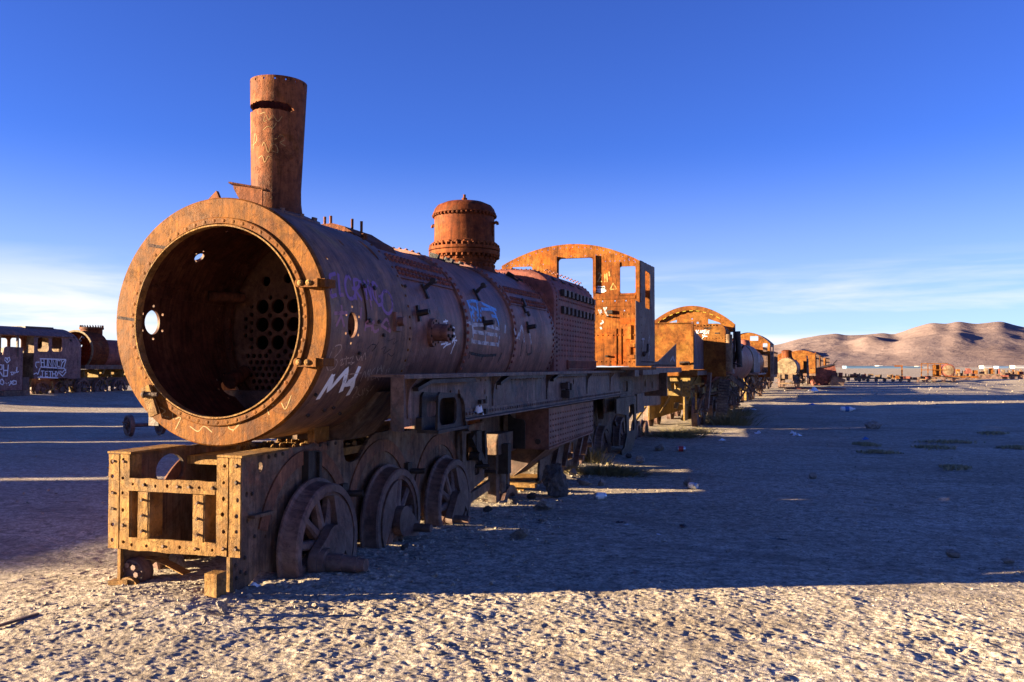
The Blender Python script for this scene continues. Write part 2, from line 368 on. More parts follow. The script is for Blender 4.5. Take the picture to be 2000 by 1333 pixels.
def make_ground():
    xs = axis_lines(-1.0, 5.5, .0095, -9000, 16000, 1.042); ys = axis_lines(-2.35, 1.1, .0090, -9000, 26000, 1.02)
    X, Y = np.meshgrid(xs, ys)
    sx_ = np.gradient(xs)[None, :]; sy_ = np.gradient(ys)[:, None]; sp = np.maximum(np.minimum(sx_, sy_*1.0), np.minimum(sx_, sy_)) 
    sp = np.sqrt(sx_*sy_)*np.ones_like(X)
    Z = ground_base(X, Y) + ground_detail(X, Y, sp)
    far = np.hypot(X, Y); Z = np.where(far > 2500, 0, Z)
    nx, ny = len(xs), len(ys)
    co = np.stack([X, Y, Z], -1).reshape(-1, 3)
    idx = np.arange(nx*ny).reshape(ny, nx)
    q = np.stack([idx[:-1, :-1], idx[:-1, 1:], idx[1:, 1:], idx[1:, :-1]], -1).reshape(-1, 4)
    me = bpy.data.meshes.new('ground'); me.vertices.add(len(co)); me.vertices.foreach_set('co', co.ravel())
    me.loops.add(q.size); me.loops.foreach_set('vertex_index', q.ravel().astype(np.int32))
    me.polygons.add(len(q)); me.polygons.foreach_set('loop_start', np.arange(0, q.size, 4, dtype=np.int32))
    me.polygons.foreach_set('loop_total', np.full(len(q), 4, dtype=np.int32))
    me.polygons.foreach_set('use_smooth', np.ones(len(q), dtype=bool))
    me.update(calc_edges=True)
    o = bpy.data.objects.new('ground', me); col.objects.link(o); o['kind'] = 'structure'
    m, t, p = new_mat('desert_ground')
    v = coords(t); n1 = noise(t, v, .35, 8, .6); n2 = noise(t, v, 3.5, 7, .65); n3 = noise(t, v, 40, 5, .6); n4 = noise(t, v, .06, 6, .6)
    c = ramp(t, n1, [(.3, (.315, .265, .205)), (.5, (.385, .33, .262)), (.7, (.445, .39, .32))])
    c = mix(t, ramp(t, n2, [(.52, 0.0), (.70, .6)]), c, (.215, .17, .125))
    c = mix(t, 1.0, c, ramp(t, n3, [(.34, (.55, .53, .52)), (.5, (1, 1, 1)), (.66, (1.5, 1.46, 1.42))]), 'MULTIPLY')
    n5 = noise(t, v, 11, 6, .7); c = mix(t, 1.0, c, ramp(t, n5, [(.36, (.52, .50, .49)), (.5, (1, 1, 1)), (.64, (1.42, 1.38, 1.34))]), 'MULTIPLY')
    c = mix(t, ramp(t, n4, [(.45, 0.0), (.65, .4)]), c, (.27, .21, .15))
    v6 = coords(t, scale=(.5, 1.6, 1)); c = mix(t, ramp(t, noise(t, v6, .9, 8, .72, .5), [(.50, 0.0), (.62, .55)]), c, (.17, .135, .105))
    t.links.new(c, p.inputs['Base Color']); p.inputs['Roughness'].default_value = .95; p.inputs['Specular IOR Level'].default_value = .15
    b1 = bump(t, n3, .7, .016); t.links.new(bump(t, noise(t, v, 105, 4, .65), .85, .008, b1), p.inputs['Normal'])
    me.materials.append(m); M['ground'] = m
    return o
make_ground()
def gz(x, y): return float(ground_base(np.array([x]), np.array([y]))[0])

# ------------------------------------------------------------------ hills on the skyline
def make_hills():
    ridge = [(1180, 712), (1300, 700), (1400, 690), (1480, 680), (1525, 672), (1560, 662), (1600, 655), (1635, 651), (1650, 655), (1690, 654), (1725, 650), (1745, 654), (1790, 638), (1820, 630),
             (1850, 633), (1870, 627), (1905, 633), (1925, 631), (1955, 627), (1985, 636), (2010, 641), (2060, 648), (2200, 640), (2400, 655), (2700, 662), (3200, 690)]
    az = []; el = []
    for x, y in ridge:
        d = ray(x, y); az.append(math.atan2(d.x, d.y)); el.append(math.atan2(d.z, math.hypot(d.x, d.y)))
    A = np.linspace(az[0], az[-1], 520); Rr = np.linspace(5600, 12500, 190)
    E = np.interp(A, az, el)
    kk = np.exp(-np.linspace(-2, 2, 13)**2); E = np.convolve(np.pad(E, 6, 'edge'), kk/kk.sum(), 'valid')
    AA, RR = np.meshgrid(A, Rr)
    X = CAM.x + RR*np.sin(AA); Y = CAM.y + RR*np.cos(AA)
    crest = 9000 + 500*pnoise(AA*9, AA*0+.5)
    u = np.clip((RR-5600)/(crest-5600), 0, 1)
    EE = np.interp(AA + .05*(1-u)*pnoise(X/1700+3, Y/1700) + .02*(1-u)*pnoise(X/600, Y/600+4), A, E)
    H = crest*np.tan(EE)
    prof = .10*u + .90*u**1.35
    amp = np.sin(np.clip(u, 0, 1)*PI)**.8
    q = lambda s_, o: pnoise(X/s_+o, Y/s_+o*.3)
    ridg = lambda s_, o: 1 - 2*np.abs(q(s_, o))
    wx_ = X + 260*q(900, 3); wy_ = Y + 260*q(900, 9)
    rel = 70*pnoise(wx_/1500+.2, wy_/1500) + 55*(1-2.2*np.abs(pnoise(wx_/820+5, wy_/820))) + 26*(1-2.2*np.abs(pnoise(wx_/330+2, wy_/330))) + 15*(1-2.2*np.abs(pnoise(wx_/130, wy_/130)))
    h = H*prof + rel*amp*(.25+.75*u)*.42
    kn = [(1560, .34, .030, 75), (1700, .62, .035, 90), (1770, .5, .05, 70), (1860, .55, .05, 60)]
    for px, uu, wd, hh in kn:
        d = ray(px, 700); a0 = math.atan2(d.x, d.y); h = h + hh*np.exp(-((AA-a0)/wd*2.2)**2 - ((u-uu)/.13)**2)*.7
    back = np.clip((RR-crest)/2600, 0, 1); h = np.where(RR > crest, H*(1-back**1.3), h)
    edge = sstep(0, .12, (AA-A[0])/(A[-1]-A[0]))*(1-sstep(.9, 1, (AA-A[0])/(A[-1]-A[0])))
    h = h*edge - 8*(1-u)**3
    co = np.stack([X, Y, h], -1).reshape(-1, 3); ny, nx = X.shape; idx = np.arange(nx*ny).reshape(ny, nx)
    q = np.stack([idx[:-1, :-1], idx[:-1, 1:], idx[1:, 1:], idx[1:, :-1]], -1).reshape(-1, 4)
    me = bpy.data.meshes.new('hills'); me.from_pydata(co.tolist(), [], q.tolist()); me.update()
    me.polygons.foreach_set('use_smooth', [True]*len(me.polygons))
    o = bpy.data.objects.new('hills', me); col.objects.link(o); o['kind'] = 'structure'
    m, t, p = new_mat('hill_soil'); v = coords(t); n1 = noise(t, v, .0012, 9, .62); n2 = noise(t, v, .012, 7, .7)
    c = ramp(t, n1, [(.3, (.195, .142, .132)), (.5, (.225, .168, .158)), (.7, (.25, .195, .185))])
    c = mix(t, 1.0, c, ramp(t, n2, [(.3, (.8, .78, .78)), (.55, (1, 1, 1)), (.8, (1.15, 1.15, 1.12))]), 'MULTIPLY')
    t.links.new(c, p.inputs['Base Color']); p.inputs['Roughness'].default_value = 1; p.inputs['Specular IOR Level'].default_value = 0
    t.links.new(bump(t, n2, .5, 25), p.inputs['Normal'])
    me.materials.append(m)
make_hills()
# ================================================================== the big locomotive in front
ZC = 1.826; RS = .875
loco = empty('steam_locomotive', (0, 0, 0), 0, 'huge rusted locomotive with open round smokebox, tall split chimney and domed boiler, nearest the camera', 'locomotive', None)
def rad(a): return Vector((math.cos(a), 0, math.sin(a)))
def cp(y, a, r, zc=ZC): return Vector((r*math.cos(a), y, zc + r*math.sin(a)))

# ---- smokebox shell with its openings
s = MB(); s.lathe([(RS, 0), (RS, 1.42), (RS-.022, 1.42), (RS-.022, 0)], (0, 0, ZC), 'y', 144, closed=True)
smoke = s.build('smokebox', 'smokebox', loco)
def far_cyl(px, py, r):                      # where a sight line meets the inside of the far wall
    d = ray(px, py); o = CAM - Vector((0, 0, ZC)); a = d.x**2+d.z**2; b = 2*(o.x*d.x+o.z*d.z); c = o.x**2+o.z**2-r*r
    p = CAM + d*((-b+math.sqrt(b*b-4*a*c))/(2*a)); return p.y, math.atan2(p.z-ZC, p.x)
def drill(y, a, r, n=20, ry=None):
    c = MB(); p0, p1 = cp(y, a, .78), cp(y, a, .97)
    if ry is None: c.tube(p0, p1, r, r, n)
    else:
        t = Vector((-math.sin(a), 0, math.cos(a)))
        vs = [p + Vector((0, 1, 0))*r*math.cos(2*PI*k/n) + t*ry*math.sin(2*PI*k/n) for p in (p0, p1) for k in range(n)]
        c.add(vs, [(k, (k+1) % n, n+(k+1) % n, n+k) for k in range(n)] + [tuple(range(n))[::-1], tuple(range(n, 2*n))])
    return c
cuts = []
y0, a0 = at_cyl(689, 635, RS, ZC); cuts.append(drill(y0, a0, .075, 24, .095))
for k in range(6): cuts.append(drill(y0 + .11*math.cos(k*PI/3+.5), a0 + .135/RS*math.sin(k*PI/3+.5), .012, 8))
yl, al = far_cyl(293, 630, RS); cuts.append(drill(yl, al, .085, 24, .095))
for k in range(6): cuts.append(drill(yl + .13*math.cos(k*PI/3+.5), al + .13/RS*math.sin(k*PI/3+.5), .012, 8))
yl, al = far_cyl(386, 500, RS); cuts.append(drill(yl, al, .05, 16, .04))
for px, py in ((379, 494), (393, 489), (379, 509), (441, 448)):
    q = far_cyl(px, py, RS); cuts.append(drill(q[0], q[1], .012, 8))
for px, py in ((447, 763), (490, 765)):
    q = far_cyl(px, py, RS); cuts.append(drill(q[0], q[1], .115, 22, .085))
    for k in range(8): cuts.append(drill(q[0] + .165*math.cos(k*PI/4), q[1] + .14/RS*math.sin(k*PI/4), .011, 8))
y0, a0 = at_cyl(721, 487, RS, ZC); cuts.append(drill(y0, a0, .035, 18, .13))
y0, a0 = at_cyl(666, 474, RS, ZC); cuts.append(drill(y0, a0, .016, 12, .04))
y0, a0 = at_cyl(638, 504, RS, ZC); cuts.append(drill(y0, a0, .014, 8))
cuts.append(MB().tube((0, .72, 2.4), (0, .72, 2.9), .19, .19, 24))
cut(smoke, cuts)
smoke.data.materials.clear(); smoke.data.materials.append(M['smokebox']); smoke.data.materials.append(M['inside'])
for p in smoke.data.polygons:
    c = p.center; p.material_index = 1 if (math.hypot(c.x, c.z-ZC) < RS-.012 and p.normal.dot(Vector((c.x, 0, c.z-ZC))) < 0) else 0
# front ring, rim band with rivets, and a sharp lip
s = MB(); s.lathe([(.888, .03), (.888, -.004), (.878, -.016), (.765, -.018), (.745, -.018), (.742, .03)], (0, 0, ZC), 'y', 144, closed=True)
s.build('front_ring', 'ring', smoke)
s = MB(); s.lathe([(.745, .02), (.745, -.030), (.738, -.036), (.700, -.036), (.696, -.02), (.690, -.02), (.690, .02)], (0, 0, ZC), 'y', 144, closed=True)
s.build('rim_band', 'ring', smoke)
s = MB(); s.lathe([(.690, .03), (.690, -.046), (.680, -.046), (.680, .0), (.684, .03)], (0, 0, ZC), 'y', 144, closed=True); s.build('rim_lip', 'beam', smoke)
s = MB()
for k in range(56):
    a = 2*PI*k/56 + .03; s.dome(Vector((.719*math.cos(a), -.036, ZC + .719*math.sin(a))), (0, -1, 0), .014, .0045)
for k in range(60):
    a = 2*PI*k/60
    for yy in (.035, 1.37): s.dome(cp(yy, a, RS), rad(a), .013, .008)
s.build('rivets', 'ring', smoke, kind='stuff')
# hinge lugs on the right, stub bars and a latch strap on the left
for i, (px, py) in enumerate(((600, 553), (597, 708))):
    c = at(px, py, 'y', -.05); s = MB()
    s.plate([(c.x-.055, c.z-.03)] + [(c.x-.055+.03*math.cos(t), c.z+.03*math.sin(t)) for t in np.linspace(1.57, 4.6, 8)][::1] + [(c.x+.09, c.z-.03), (c.x+.09, c.z+.03)], [], .035, XZ(-.055))
    s.box((c.x+.03, -.05, c.z-.028), (c.x+.135, .10, c.z+.028)); h = s.build('hinge_lug', 'ring', smoke)
    for dx in (-.04, .025):
        b_ = MB(); b_.dome((c.x+dx, -.073, c.z), (0, -1, 0), .022, .016, 10); b_.build('hinge_bolt', 'beam', h)
for px, py in ((308, 482), (247, 623)):
    c = at(px, py, 'y', -.05); s = MB(); s.bar((c.x-.06, -.07, c.z+.01), (c.x+.06, -.03, c.z-.01), .022, .022); s.build('stub_bar', 'frame', smoke)
c0 = at(285, 755, 'y', -.06); c1 = at(302, 812, 'y', -.06); s = MB(); s.bar(c0, c1, .075, .03, (0, -1, 0)); la = s.build('latch_strap', 'beam', smoke)
c = at(281, 771, 'y', -.09); s = MB(); s.tube(c, c + Vector((.10, .02, 0)), .016, .016, 8); s.dome(c, (-1, -.3, 0), .026, .02, 8); s.build('latch_bolt', 'frame', la)
# little lug and the wing plate on top
s = MB(); c = at(420, 386, 'y', .10); s.plate([(c.x-.10, c.z-.06), (c.x+.07, c.z-.06), (c.x+.02, c.z+.045)], [], .03, XZ(.10)); s.build('top_lug', 'chimney', smoke)
s = MB(); a, b_, c_ = at(450, 360, 'y', .32), at(522, 374, 'y', .42), at(470, 392, 'y', .32)
s.plate([(a.x, a.z), (a.x+.005, a.z-.03), (c_.x, c_.z-.04), (b_.x, c_.z-.05), (b_.x, b_.z)], [], .012, XZ(.36))
s.bar((a.x, .33, a.z+.004), (b_.x+.02, .40, b_.z+.004), .11, .012); s.build('wing_plate', 'chimney', smoke)
# bolted square patch, square-based stub, nuts on the shell
def on_shell(px, py, r=RS, zc=ZC): y, a = at_cyl(px, py, r, zc); return y, a
y, a = on_shell(724, 595); PATCH = (y, a); s = MB()
gr = [[cp(y-.10+.2*i/6, a-.155/RS+.31/RS*j/6, RS+.012) for j in range(7)] for i in range(7)]
s.add([q for r_ in gr for q in r_] + [q - rad(a)*.02 for r_ in gr for q in r_], [(i*7+j, i*7+j+1, i*7+j+8, i*7+j+7) for i in range(6) for j in range(6)] + [(49+i*7, 49+i*7+7, i*7+7, i*7) for i in range(6)] + [(i*7+6, i*7+13, 49+i*7+13, 49+i*7+6) for i in range(6)])
pp = s.build('patch_plate', 'smokebox', smoke)
for dy, da in ((-.08, .13), (.08, .13), (.08, -.13), (-.08, -.13)):
    b_ = MB(); b_.nut(cp(y+dy, a+da/RS, RS+.012), rad(a), .016, .022); b_.build('patch_bolt', 'black', pp)
for px, py, w in ((778, 629, .075),):
    y, a = on_shell(px-4, py); s = MB(); n = rad(a); t = Vector((-math.sin(a), 0, math.cos(a))); p = cp(y, a, RS)
    s.bar(p - n*.01, p + n*.025, .11, .15, t); s.tube(p, p + n*.075, .04, .036, 16); s.build('boxed_stub', 'boiler', smoke)
s = MB()
for px, py in ((632, 800), (650, 795), (662, 806), (600, 810), (615, 770), (700, 690), (748, 655), (790, 560)):
    y, a = on_shell(px, py); s.nut(cp(y, a, RS), rad(a), .014, .02)
s.build('nuts', 'black', smoke, kind='stuff')

# ---- tube plate inside
TY = 1.36; cx0 = at(544, 634, 'y', TY).x; cz0 = at(544, 634, 'y', TY).z; holes = []
for i in range(-1, 5):
    for j in range(-1, 2): holes.append(circle(cx0 + i*.155, cz0 + j*.158, .064, n=18))
for i in range(-1, 5):
    for j in range(-1, 3): holes.append(circle(cx0 + (i+.5)*.155, cz0 + (j-.5)*.158, .022, n=10))
for r_ in range(9):
    for k in range(22):
        x = cx0 - .30 + k*.062 + (r_ % 2)*.031; z = cz0 - .275 - r_*.056
        holes.append(circle(x, z, .0225, n=8))
for r_ in range(6): holes.append(circle(cx0 - .265, cz0 + .16 - r_*.072, .021, n=8))
for r_ in range(3): holes.append(circle(cx0 - .325, cz0 + .05 - r_*.072, .021, n=8))
holes.append(circle(cx0 - .12, cz0 + .38, .045, n=12)); holes.append(circle(cx0 + .10, cz0 + .40, .045, n=12))
keep = []
for h in holes:
    c = (sum(q[0] for q in h)/len(h), sum(q[1] for q in h)/len(h)); r_ = math.hypot(h[0][0]-c[0], h[0][1]-c[1])
    if math.hypot(c[0], c[1]-ZC) + r_ > .80 or any(math.hypot(c[0]-d[0], c[1]-d[1]) < r_ + r2 + .006 for d, r2, _ in keep): continue
    keep.append((c, r_, h))
holes = [h for _, _, h in keep]
s = MB(); s.plate([(.852*math.cos(2*PI*k/64), ZC + .852*math.sin(2*PI*k/64)) for k in range(64)], holes, .03, XZ(TY)); s.build('tube_plate', 'tube', loco)
s = MB(); s.lathe([(.852, 1.25), (.80, 1.25), (.80, 1.29), (.852, 1.29)], (0, 0, ZC), 'y', 72, closed=True); s.build('plate_flange', 'inside', loco)
s = MB()
for k in range(60): a = 2*PI*k/60; s.dome((.825*math.cos(a), 1.25, ZC+.825*math.sin(a)), (0, -1, 0), .014, .011); s.dome((.853*math.cos(a), 1.16, ZC+.853*math.sin(a)), (-math.cos(a), 0, -math.sin(a)), .014, .011)
for k in range(22): s.dome((.853*math.cos(2.78), .12+.05*k, ZC+.853*math.sin(2.78)), (1, 0, -.3), .013, .010)
s.build('inside_rivets', 'inside', loco, kind='stuff')
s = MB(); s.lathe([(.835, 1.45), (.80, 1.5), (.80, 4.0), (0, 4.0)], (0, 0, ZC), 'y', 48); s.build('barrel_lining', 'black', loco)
s = MB(); s.tube((-.80, .95, 2.10), (-.62, 1.2, 2.10), .045); s.build('steam_pipe', 'inside', loco); s = MB(); s.tube((-.62, 1.0, 1.38), (-.60, 1.2, 1.46), .07, .06); s.build('blast_pipe', 'inside', loco); s = MB(); s.bar((-.825, .15, 2.075), (-.825, 1.2, 2.06), .025, .05); s.build('seam_bar', 'inside', loco)

# ---- chimney, leaning a touch
rs = random.Random(5); nA = 96; R0 = lambda z: np.interp(z, [-.10, -.03, .06, .14, .24, 1.10], [.29, .26, .208, .196, .193, .221])
rows = []
for k in range(nA):
    d = math.degrees(2*PI*k/nA); f_ = max(0.0, min(1.0, (d-182)/8, (336-d)/9)) if 182 < d < 336 else 0.0
    lo = .865 - .02*abs((d-260)/80) - (.022*f_ + rs.uniform(-.006, .004)*(f_ > 0)); up = lo + (f_ > 0)*(.052*f_ + rs.uniform(.0, .012)) + .0004
    rows.append([-.10, -.03, .06, .14, .24, .50, .70, lo, up, 1.0, 1.068, 1.084, 1.10])
ch = MB(); nR = len(rows[0])
for w_ in (0, .016):
    ch.v += [((R0(z)-w_)*math.cos(2*PI*k/nA), (R0(z)-w_)*math.sin(2*PI*k/nA), z) for k in range(nA) for z in rows[k]]
for w_ in range(2):
    o_ = w_*nA*nR
    for k in range(nA):
        k2 = (k+1) % nA
        for i in range(nR-1):
            if i == 7 and (rows[k][8]-rows[k][7] > .002 or rows[k2][8]-rows[k2][7] > .002): continue
            if i == 10 and k % 6 == 0: continue
            ch.f.append((o_+k*nR+i, o_+k2*nR+i, o_+k2*nR+i+1, o_+k*nR+i+1))
for k in range(nA):
    k2 = (k+1) % nA
    for i in [nR-1] + ([7, 8] if (rows[k][8]-rows[k][7] > .002 or rows[k2][8]-rows[k2][7] > .002) else []):
        ch.f.append((k*nR+i, k2*nR+i, nA*nR+k2*nR+i, nA*nR+k*nR+i))
chim = ch.build('chimney', 'chimney', loco); chim.location = (-.003, .723, 2.665); chim.rotation_euler = (0, R(1.1), 0)
s = MB(); g = []
for k in range(49):
    a = 2*PI*k/48; g.append((.345*math.cos(a), .345*math.sin(a)))
def saddle(x, y): return math.sqrt(max(RS**2 - x*x, .01)) + ZC
s.add([(x, .72+y, saddle(x, y)+.016) for x, y in g[:-1]] + [(x*.66, .72+y*.66, saddle(x*.66, y)+.030) for x, y in g[:-1]] + [(x*1.02, .72+y*1.02, saddle(x*1.02, y)-.005) for x, y in g[:-1]],
      [(k, (k+1) % 48, 48+(k+1) % 48, 48+k) for k in range(48)] + [(96+k, 96+(k+1) % 48, (k+1) % 48, k) for k in range(48)])
cb = s.build('chimney_base', 'smokebox', loco); s = MB()
for k in range(12): a = 2*PI*k/12+.2; x, y = .31*math.cos(a), .31*math.sin(a); s.nut((x, .72+y, saddle(x, y)+.014), (x*.6, 0, 1), .018, .025)
s.build('base_nuts', 'smokebox', cb, kind='stuff')

# ---- boiler barrel: three courses with lap seams
courses = [(1.40, 2.80, .838, .838, 1.832), (2.74, 4.28, .862, .868, 1.842), (4.22, 5.90, .890, .925, 1.856)]
barrel = []
for i, (ya, yb, ra, rb, zc) in enumerate(courses):
    s = MB(); s.lathe([(ra-.03, ya), (ra, ya), (ra, ya+.006), (rb, yb), (rb-.03, yb)], (0, 0, zc), 'y', 112); barrel.append(s.build('boiler_course', 'boiler', loco))
def barrel_at(y):
    for ya, yb, ra, rb, zc in reversed(courses):
        if y >= ya: return ra + (rb-ra)*(y-ya)/(yb-ya), zc
    return RS, ZC
def BP(px, py):                                # pixel -> point on the barrel/smokebox surface with its normal
    y, a = at_cyl(px, py, .86, 1.84)
    for _ in range(3): r_, zc = barrel_at(y); y, a = at_cyl(px, py, r_, zc)
    return y, a, r_, zc
for i, (ys, sp) in enumerate(((2.775, .072), (4.255, .074), (5.80, .075))):
    r_, zc = barrel_at(ys+.002); s = MB(); nn = int(2*PI*r_/sp)
    for k in range(nn):
        a = 2*PI*k/nn; s.dome(Vector((r_*math.cos(a), ys, zc + r_*math.sin(a))), rad(a), .021, .018)
        if i != 1: s.dome(Vector((r_*math.cos(a+PI/nn), ys+.07, zc + barrel_at(ys+.07)[0]*math.sin(a+PI/nn))), rad(a), .017, .013) if i == 2 else None
    s.build('seam_rivets', 'maroon', barrel[i], kind='stuff')
def strap(y_a, y_b, a_c, w, rows, parent, sp=.075):
    r_, zc = barrel_at((y_a+y_b)/2); r_ += .014; s = MB(); n = 10; A = [a_c + w/r_*(k/n-.5) for k in range(n+1)]; ny = 6
    def rr(y): return barrel_at(y)[0] + .014
    top = [(rr(y_a+(y_b-y_a)*j/ny)*math.cos(a), y_a+(y_b-y_a)*j/ny, zc + rr(y_a+(y_b-y_a)*j/ny)*math.sin(a)) for j in range(ny+1) for a in A]
    s.add(top, [(j*(n+1)+k, j*(n+1)+k+1, (j+1)*(n+1)+k+1, (j+1)*(n+1)+k) for j in range(ny) for k in range(n)])
    for a in (A[0], A[-1]):
        e1 = [(rr(y)*math.cos(a), y, zc+rr(y)*math.sin(a)) for y in (y_a, y_b)]; e2 = [((rr(y)-.03)*math.cos(a), y, zc+(rr(y)-.03)*math.sin(a)) for y in (y_a, y_b)]
        s.add(e1+e2, [(0, 1, 3, 2)])
    for y in (y_a, y_b):
        s.add([(rr(y)*math.cos(a), y, zc+rr(y)*math.sin(a)) for a in A] + [((rr(y)-.03)*math.cos(a), y, zc+(rr(y)-.03)*math.sin(a)) for a in A], [(k, k+1, n+2+k, n+1+k) for k in range(n)])
    o = s.build('butt_strap', 'boiler', parent); v = MB()
    for q, off in enumerate(rows):
        nn = int((y_b-y_a)/sp)
        for k in range(nn):
            y = y_a + (k+.5+.5*(q % 2))*(y_b-y_a)/(nn+.5); a = a_c + off/r_; v.dome(((rr(y))*math.cos(a), y, zc + rr(y)*math.sin(a)), rad(a), .022, .024)
    v.build('strap_rivets', 'maroon', o, kind='stuff')
ya_, aa_ = at_cyl(815, 528, .85, 1.832); strap(1.45, 2.72, aa_, .30, (-.105, -.05, .05, .105), barrel[0])
ya_, aa_ = at_cyl(1008, 579, .91, 1.856); strap(4.30, 5.74, aa_, .27, (-.10, -.05, .05, .10), barrel[2])
s = MB()
for j, (ya, yb) in enumerate(((1.5, 2.7), (2.85, 4.2), (4.35, 4.5))):
    nn = int((yb-ya)/.07)
    for k in range(nn):
        y = ya + (yb-ya)*k/nn; r_, zc = barrel_at(y)
        for a in (R(97), R(101)): s.dome((r_*math.cos(a), y, zc+r_*math.sin(a)), rad(a), .02, .02)
s.build('crown_rivets', 'maroon', barrel[1], kind='stuff')
# fittings along the barrel
def fitting(px, py, kind):
    y, a, r_, zc = BP(px, py); n = rad(a); t = Vector((-math.sin(a), 0, math.cos(a))); p = Vector((r_*math.cos(a), y, zc + r_*math.sin(a))); s = MB()
    s.bar(p - n*.012, p + n*.02, .04, .14, t)
    if kind == 'nozzle':
        s.tube(p, p + n*.06, .032, .026, 14); s.tube(p + n*.06, p + n*.105, .028, .025, 14)
        s.lathe([(.025, .10), (.030, .11), (.014, .11), (.012, .07)], (0, 0, 0), 'z', 12); 
        m_ = n.to_track_quat('Z', 'Y').to_matrix(); k = len(s.v) - 48
        s.v[k:] = [tuple(p + m_ @ Vector(q)) for q in s.v[k:]]
    elif kind == 'arm':
        s.bar(p + t*.02, p + n*.06 + t*.04, .03, .035, (0, 1, 0)); s.bar(p + n*.06 + t*.04, p + n*.13 + t*.05, .024, .036, (0, 1, 0)); s.tube(p + n*.12 + t*.05 - Vector((0, .02, 0)), p + n*.12 + t*.05 + Vector((0, .02, 0)), .028, .028, 14)
    else:
        s.bar(p - n*.01 + t*.06, p + n*.05 + t*.06, .06, .10, t); s.tube(p + n*.02 - t*.09, p + n*.05 - t*.09, .035, .03, 10)
    s.build('rail_bracket', 'black', loco)
for px, py, k in ((829, 570, 'arm'), (816, 613, 'nozzle'), (930, 577, 'arm'), (945, 632, 'nozzle'), (1022, 602, 'flat'), (1030, 640, 'nozzle'), (858, 505, 'flat'), (886, 512, 'flat'), (1003, 545, 'flat')): fitting(px, py, k)
y, a, r_, zc = BP(845, 650); n = rad(a); t = Vector((-math.sin(a), 0, math.cos(a))); p = Vector((r_*math.cos(a), y, zc + r_*math.sin(a)))
s = MB(); s.tube(p - n*.02, p + n*.03, .130, .126, 28); s.tube(p, p + n*.155, .078, .078, 26); s.tube(p + n*.155, p + n*.168, .084, .082, 26); pf = s.build('pipe_flange', 'boiler', loco)
s = MB()
for k in range(10): aa = 2*PI*k/10; s.dome(p + n*.03 + (t*math.cos(aa) + Vector((0, 1, 0))*math.sin(aa))*.105, n, .012, .010)
for k in range(6): aa = 2*PI*k/6; s.nut(p + n*.166 + (t*math.cos(aa) + Vector((0, 1, 0))*math.sin(aa))*.056, n, .016, .022)
s.build('flange_bolts', 'black', pf, kind='stuff')
# lump with studs behind the smokebox top (old sandbox seat)
s = MB(); zt = lambda x: math.sqrt(.838**2 - x*x) + 1.832
prof = [(-.36, -.01), (-.30, .05), (-.22, .05), (-.12, .085), (.1, .09), (.20, .08), (.32, .045), (.42, .04), (.47, -.02)]
vs = []
for yy in (1.45, 2.0):
    vs += [(x, yy, zt(min(abs(x), .8))+h) for x, h in prof] + [(x, yy, zt(min(abs(x), .8))-.03) for x, h in prof]
L = len(prof); fs = []
for q in (0, 2*L): fs += [(q+i, q+i+1, q+L+i+1, q+L+i) for i in range(L-1)]
fs += [(i, i+1, 2*L+i+1, 2*L+i) for i in range(L-1)]
s.add(vs, fs); sb = s.build('sandbox_seat', 'chimney', loco)
for x in (-.24, -.05, .02, .18, .25):
    b_ = MB(); b_.tube((x, 1.55+abs(x)*.6, zt(abs(x))+.03), (x, 1.55+abs(x)*.6, zt(abs(x))+.17), .012, .013, 8); b_.build('stud', 'chimney', sb)
b_ = MB(); b_.nut((.38, 1.5, zt(.38)+.035), (0, 0, 1), .03, .04); b_.build('seat_nut', 'chimney', sb)

# ---- steam dome
DY = 4.95
s = MB(); s.lathe([(.48, 2.55), (.43, 2.66), (.388, 2.70), (.37, 2.76), (.37, 2.80), (.388, 2.80), (.39, 2.88), (.375, 2.885)], (0, DY, 0), 'z', 72); dm = s.build('dome_base', 'dome', loco)
s = MB(); s.lathe([(.35, 2.885), (.442, 2.885), (.445, 2.895), (.445, 2.935), (.435, 2.94)], (0, DY, 0), 'z', 72); s.build('dome_flange', 'dome', loco)
s = MB(); s.lathe([(.435, 2.944), (.447, 2.95), (.447, 2.985), (.35, 2.99)], (0, DY, 0), 'z', 72); s.build('dome_flange', 'dome', loco)
s = MB(); s.lathe([(.40, 2.985), (.40, 3.05), (.386, 3.055), (.379, 3.07), (.376, 3.40), (.394, 3.405), (.397, 3.42), (.384, 3.44), (.375, 3.47), (.34, 3.515), (.25, 3.555), (.12, 3.575), (0, 3.58)], (0, DY, 0), 'z', 72); dc = s.build('dome_cover', 'dome', loco)
s = MB(); s.lathe([(.035, 3.57), (.035, 3.62), (.018, 3.625), (.018, 3.665), (0, 3.668)], (0, DY, 0), 'z', 8); s.build('dome_bolt', 'dome', dc)
for sg in (-1, 1):
    s = MB(); s.box((sg*.376-.012, DY-.03, 3.13), (sg*.376+.012, DY+.03, 3.29)); s.path([(sg*.376, DY, 3.28), (sg*.43, DY, 3.30), (sg*.44, DY, 3.265)], .018, 8); s.build('dome_hook', 'dome', dc)
s = MB()
for k in range(40):
    a = 2*PI*k/40; c, q = math.cos(a), math.sin(a)
    s.nut((.422*c, DY+.422*q, 2.985), (0, 0, 1), .020, .035); s.nut((.422*c, DY+.422*q, 2.885), (0, 0, -1), .020, .03)
for k in range(26):
    a = 2*PI*k/26; c, q = math.cos(a), math.sin(a)
    s.dome((.40*c, DY+.40*q, 3.025), (c, q, 0), .024, .018, 8); s.dome((.389*c, DY+.389*q, 2.84), (c, q, 0), .024, .018, 8); s.dome((.371*c, DY+.371*q, 2.755), (c, q, 0), .024, .018, 8)
for k in range(44): a = 2*PI*k/44; s.dome((.386*math.cos(a), DY+.386*math.sin(a), 3.388), (math.cos(a), math.sin(a), -.3), .021, .022)
s.build('dome_rivets', 'dome', dm, kind='stuff')

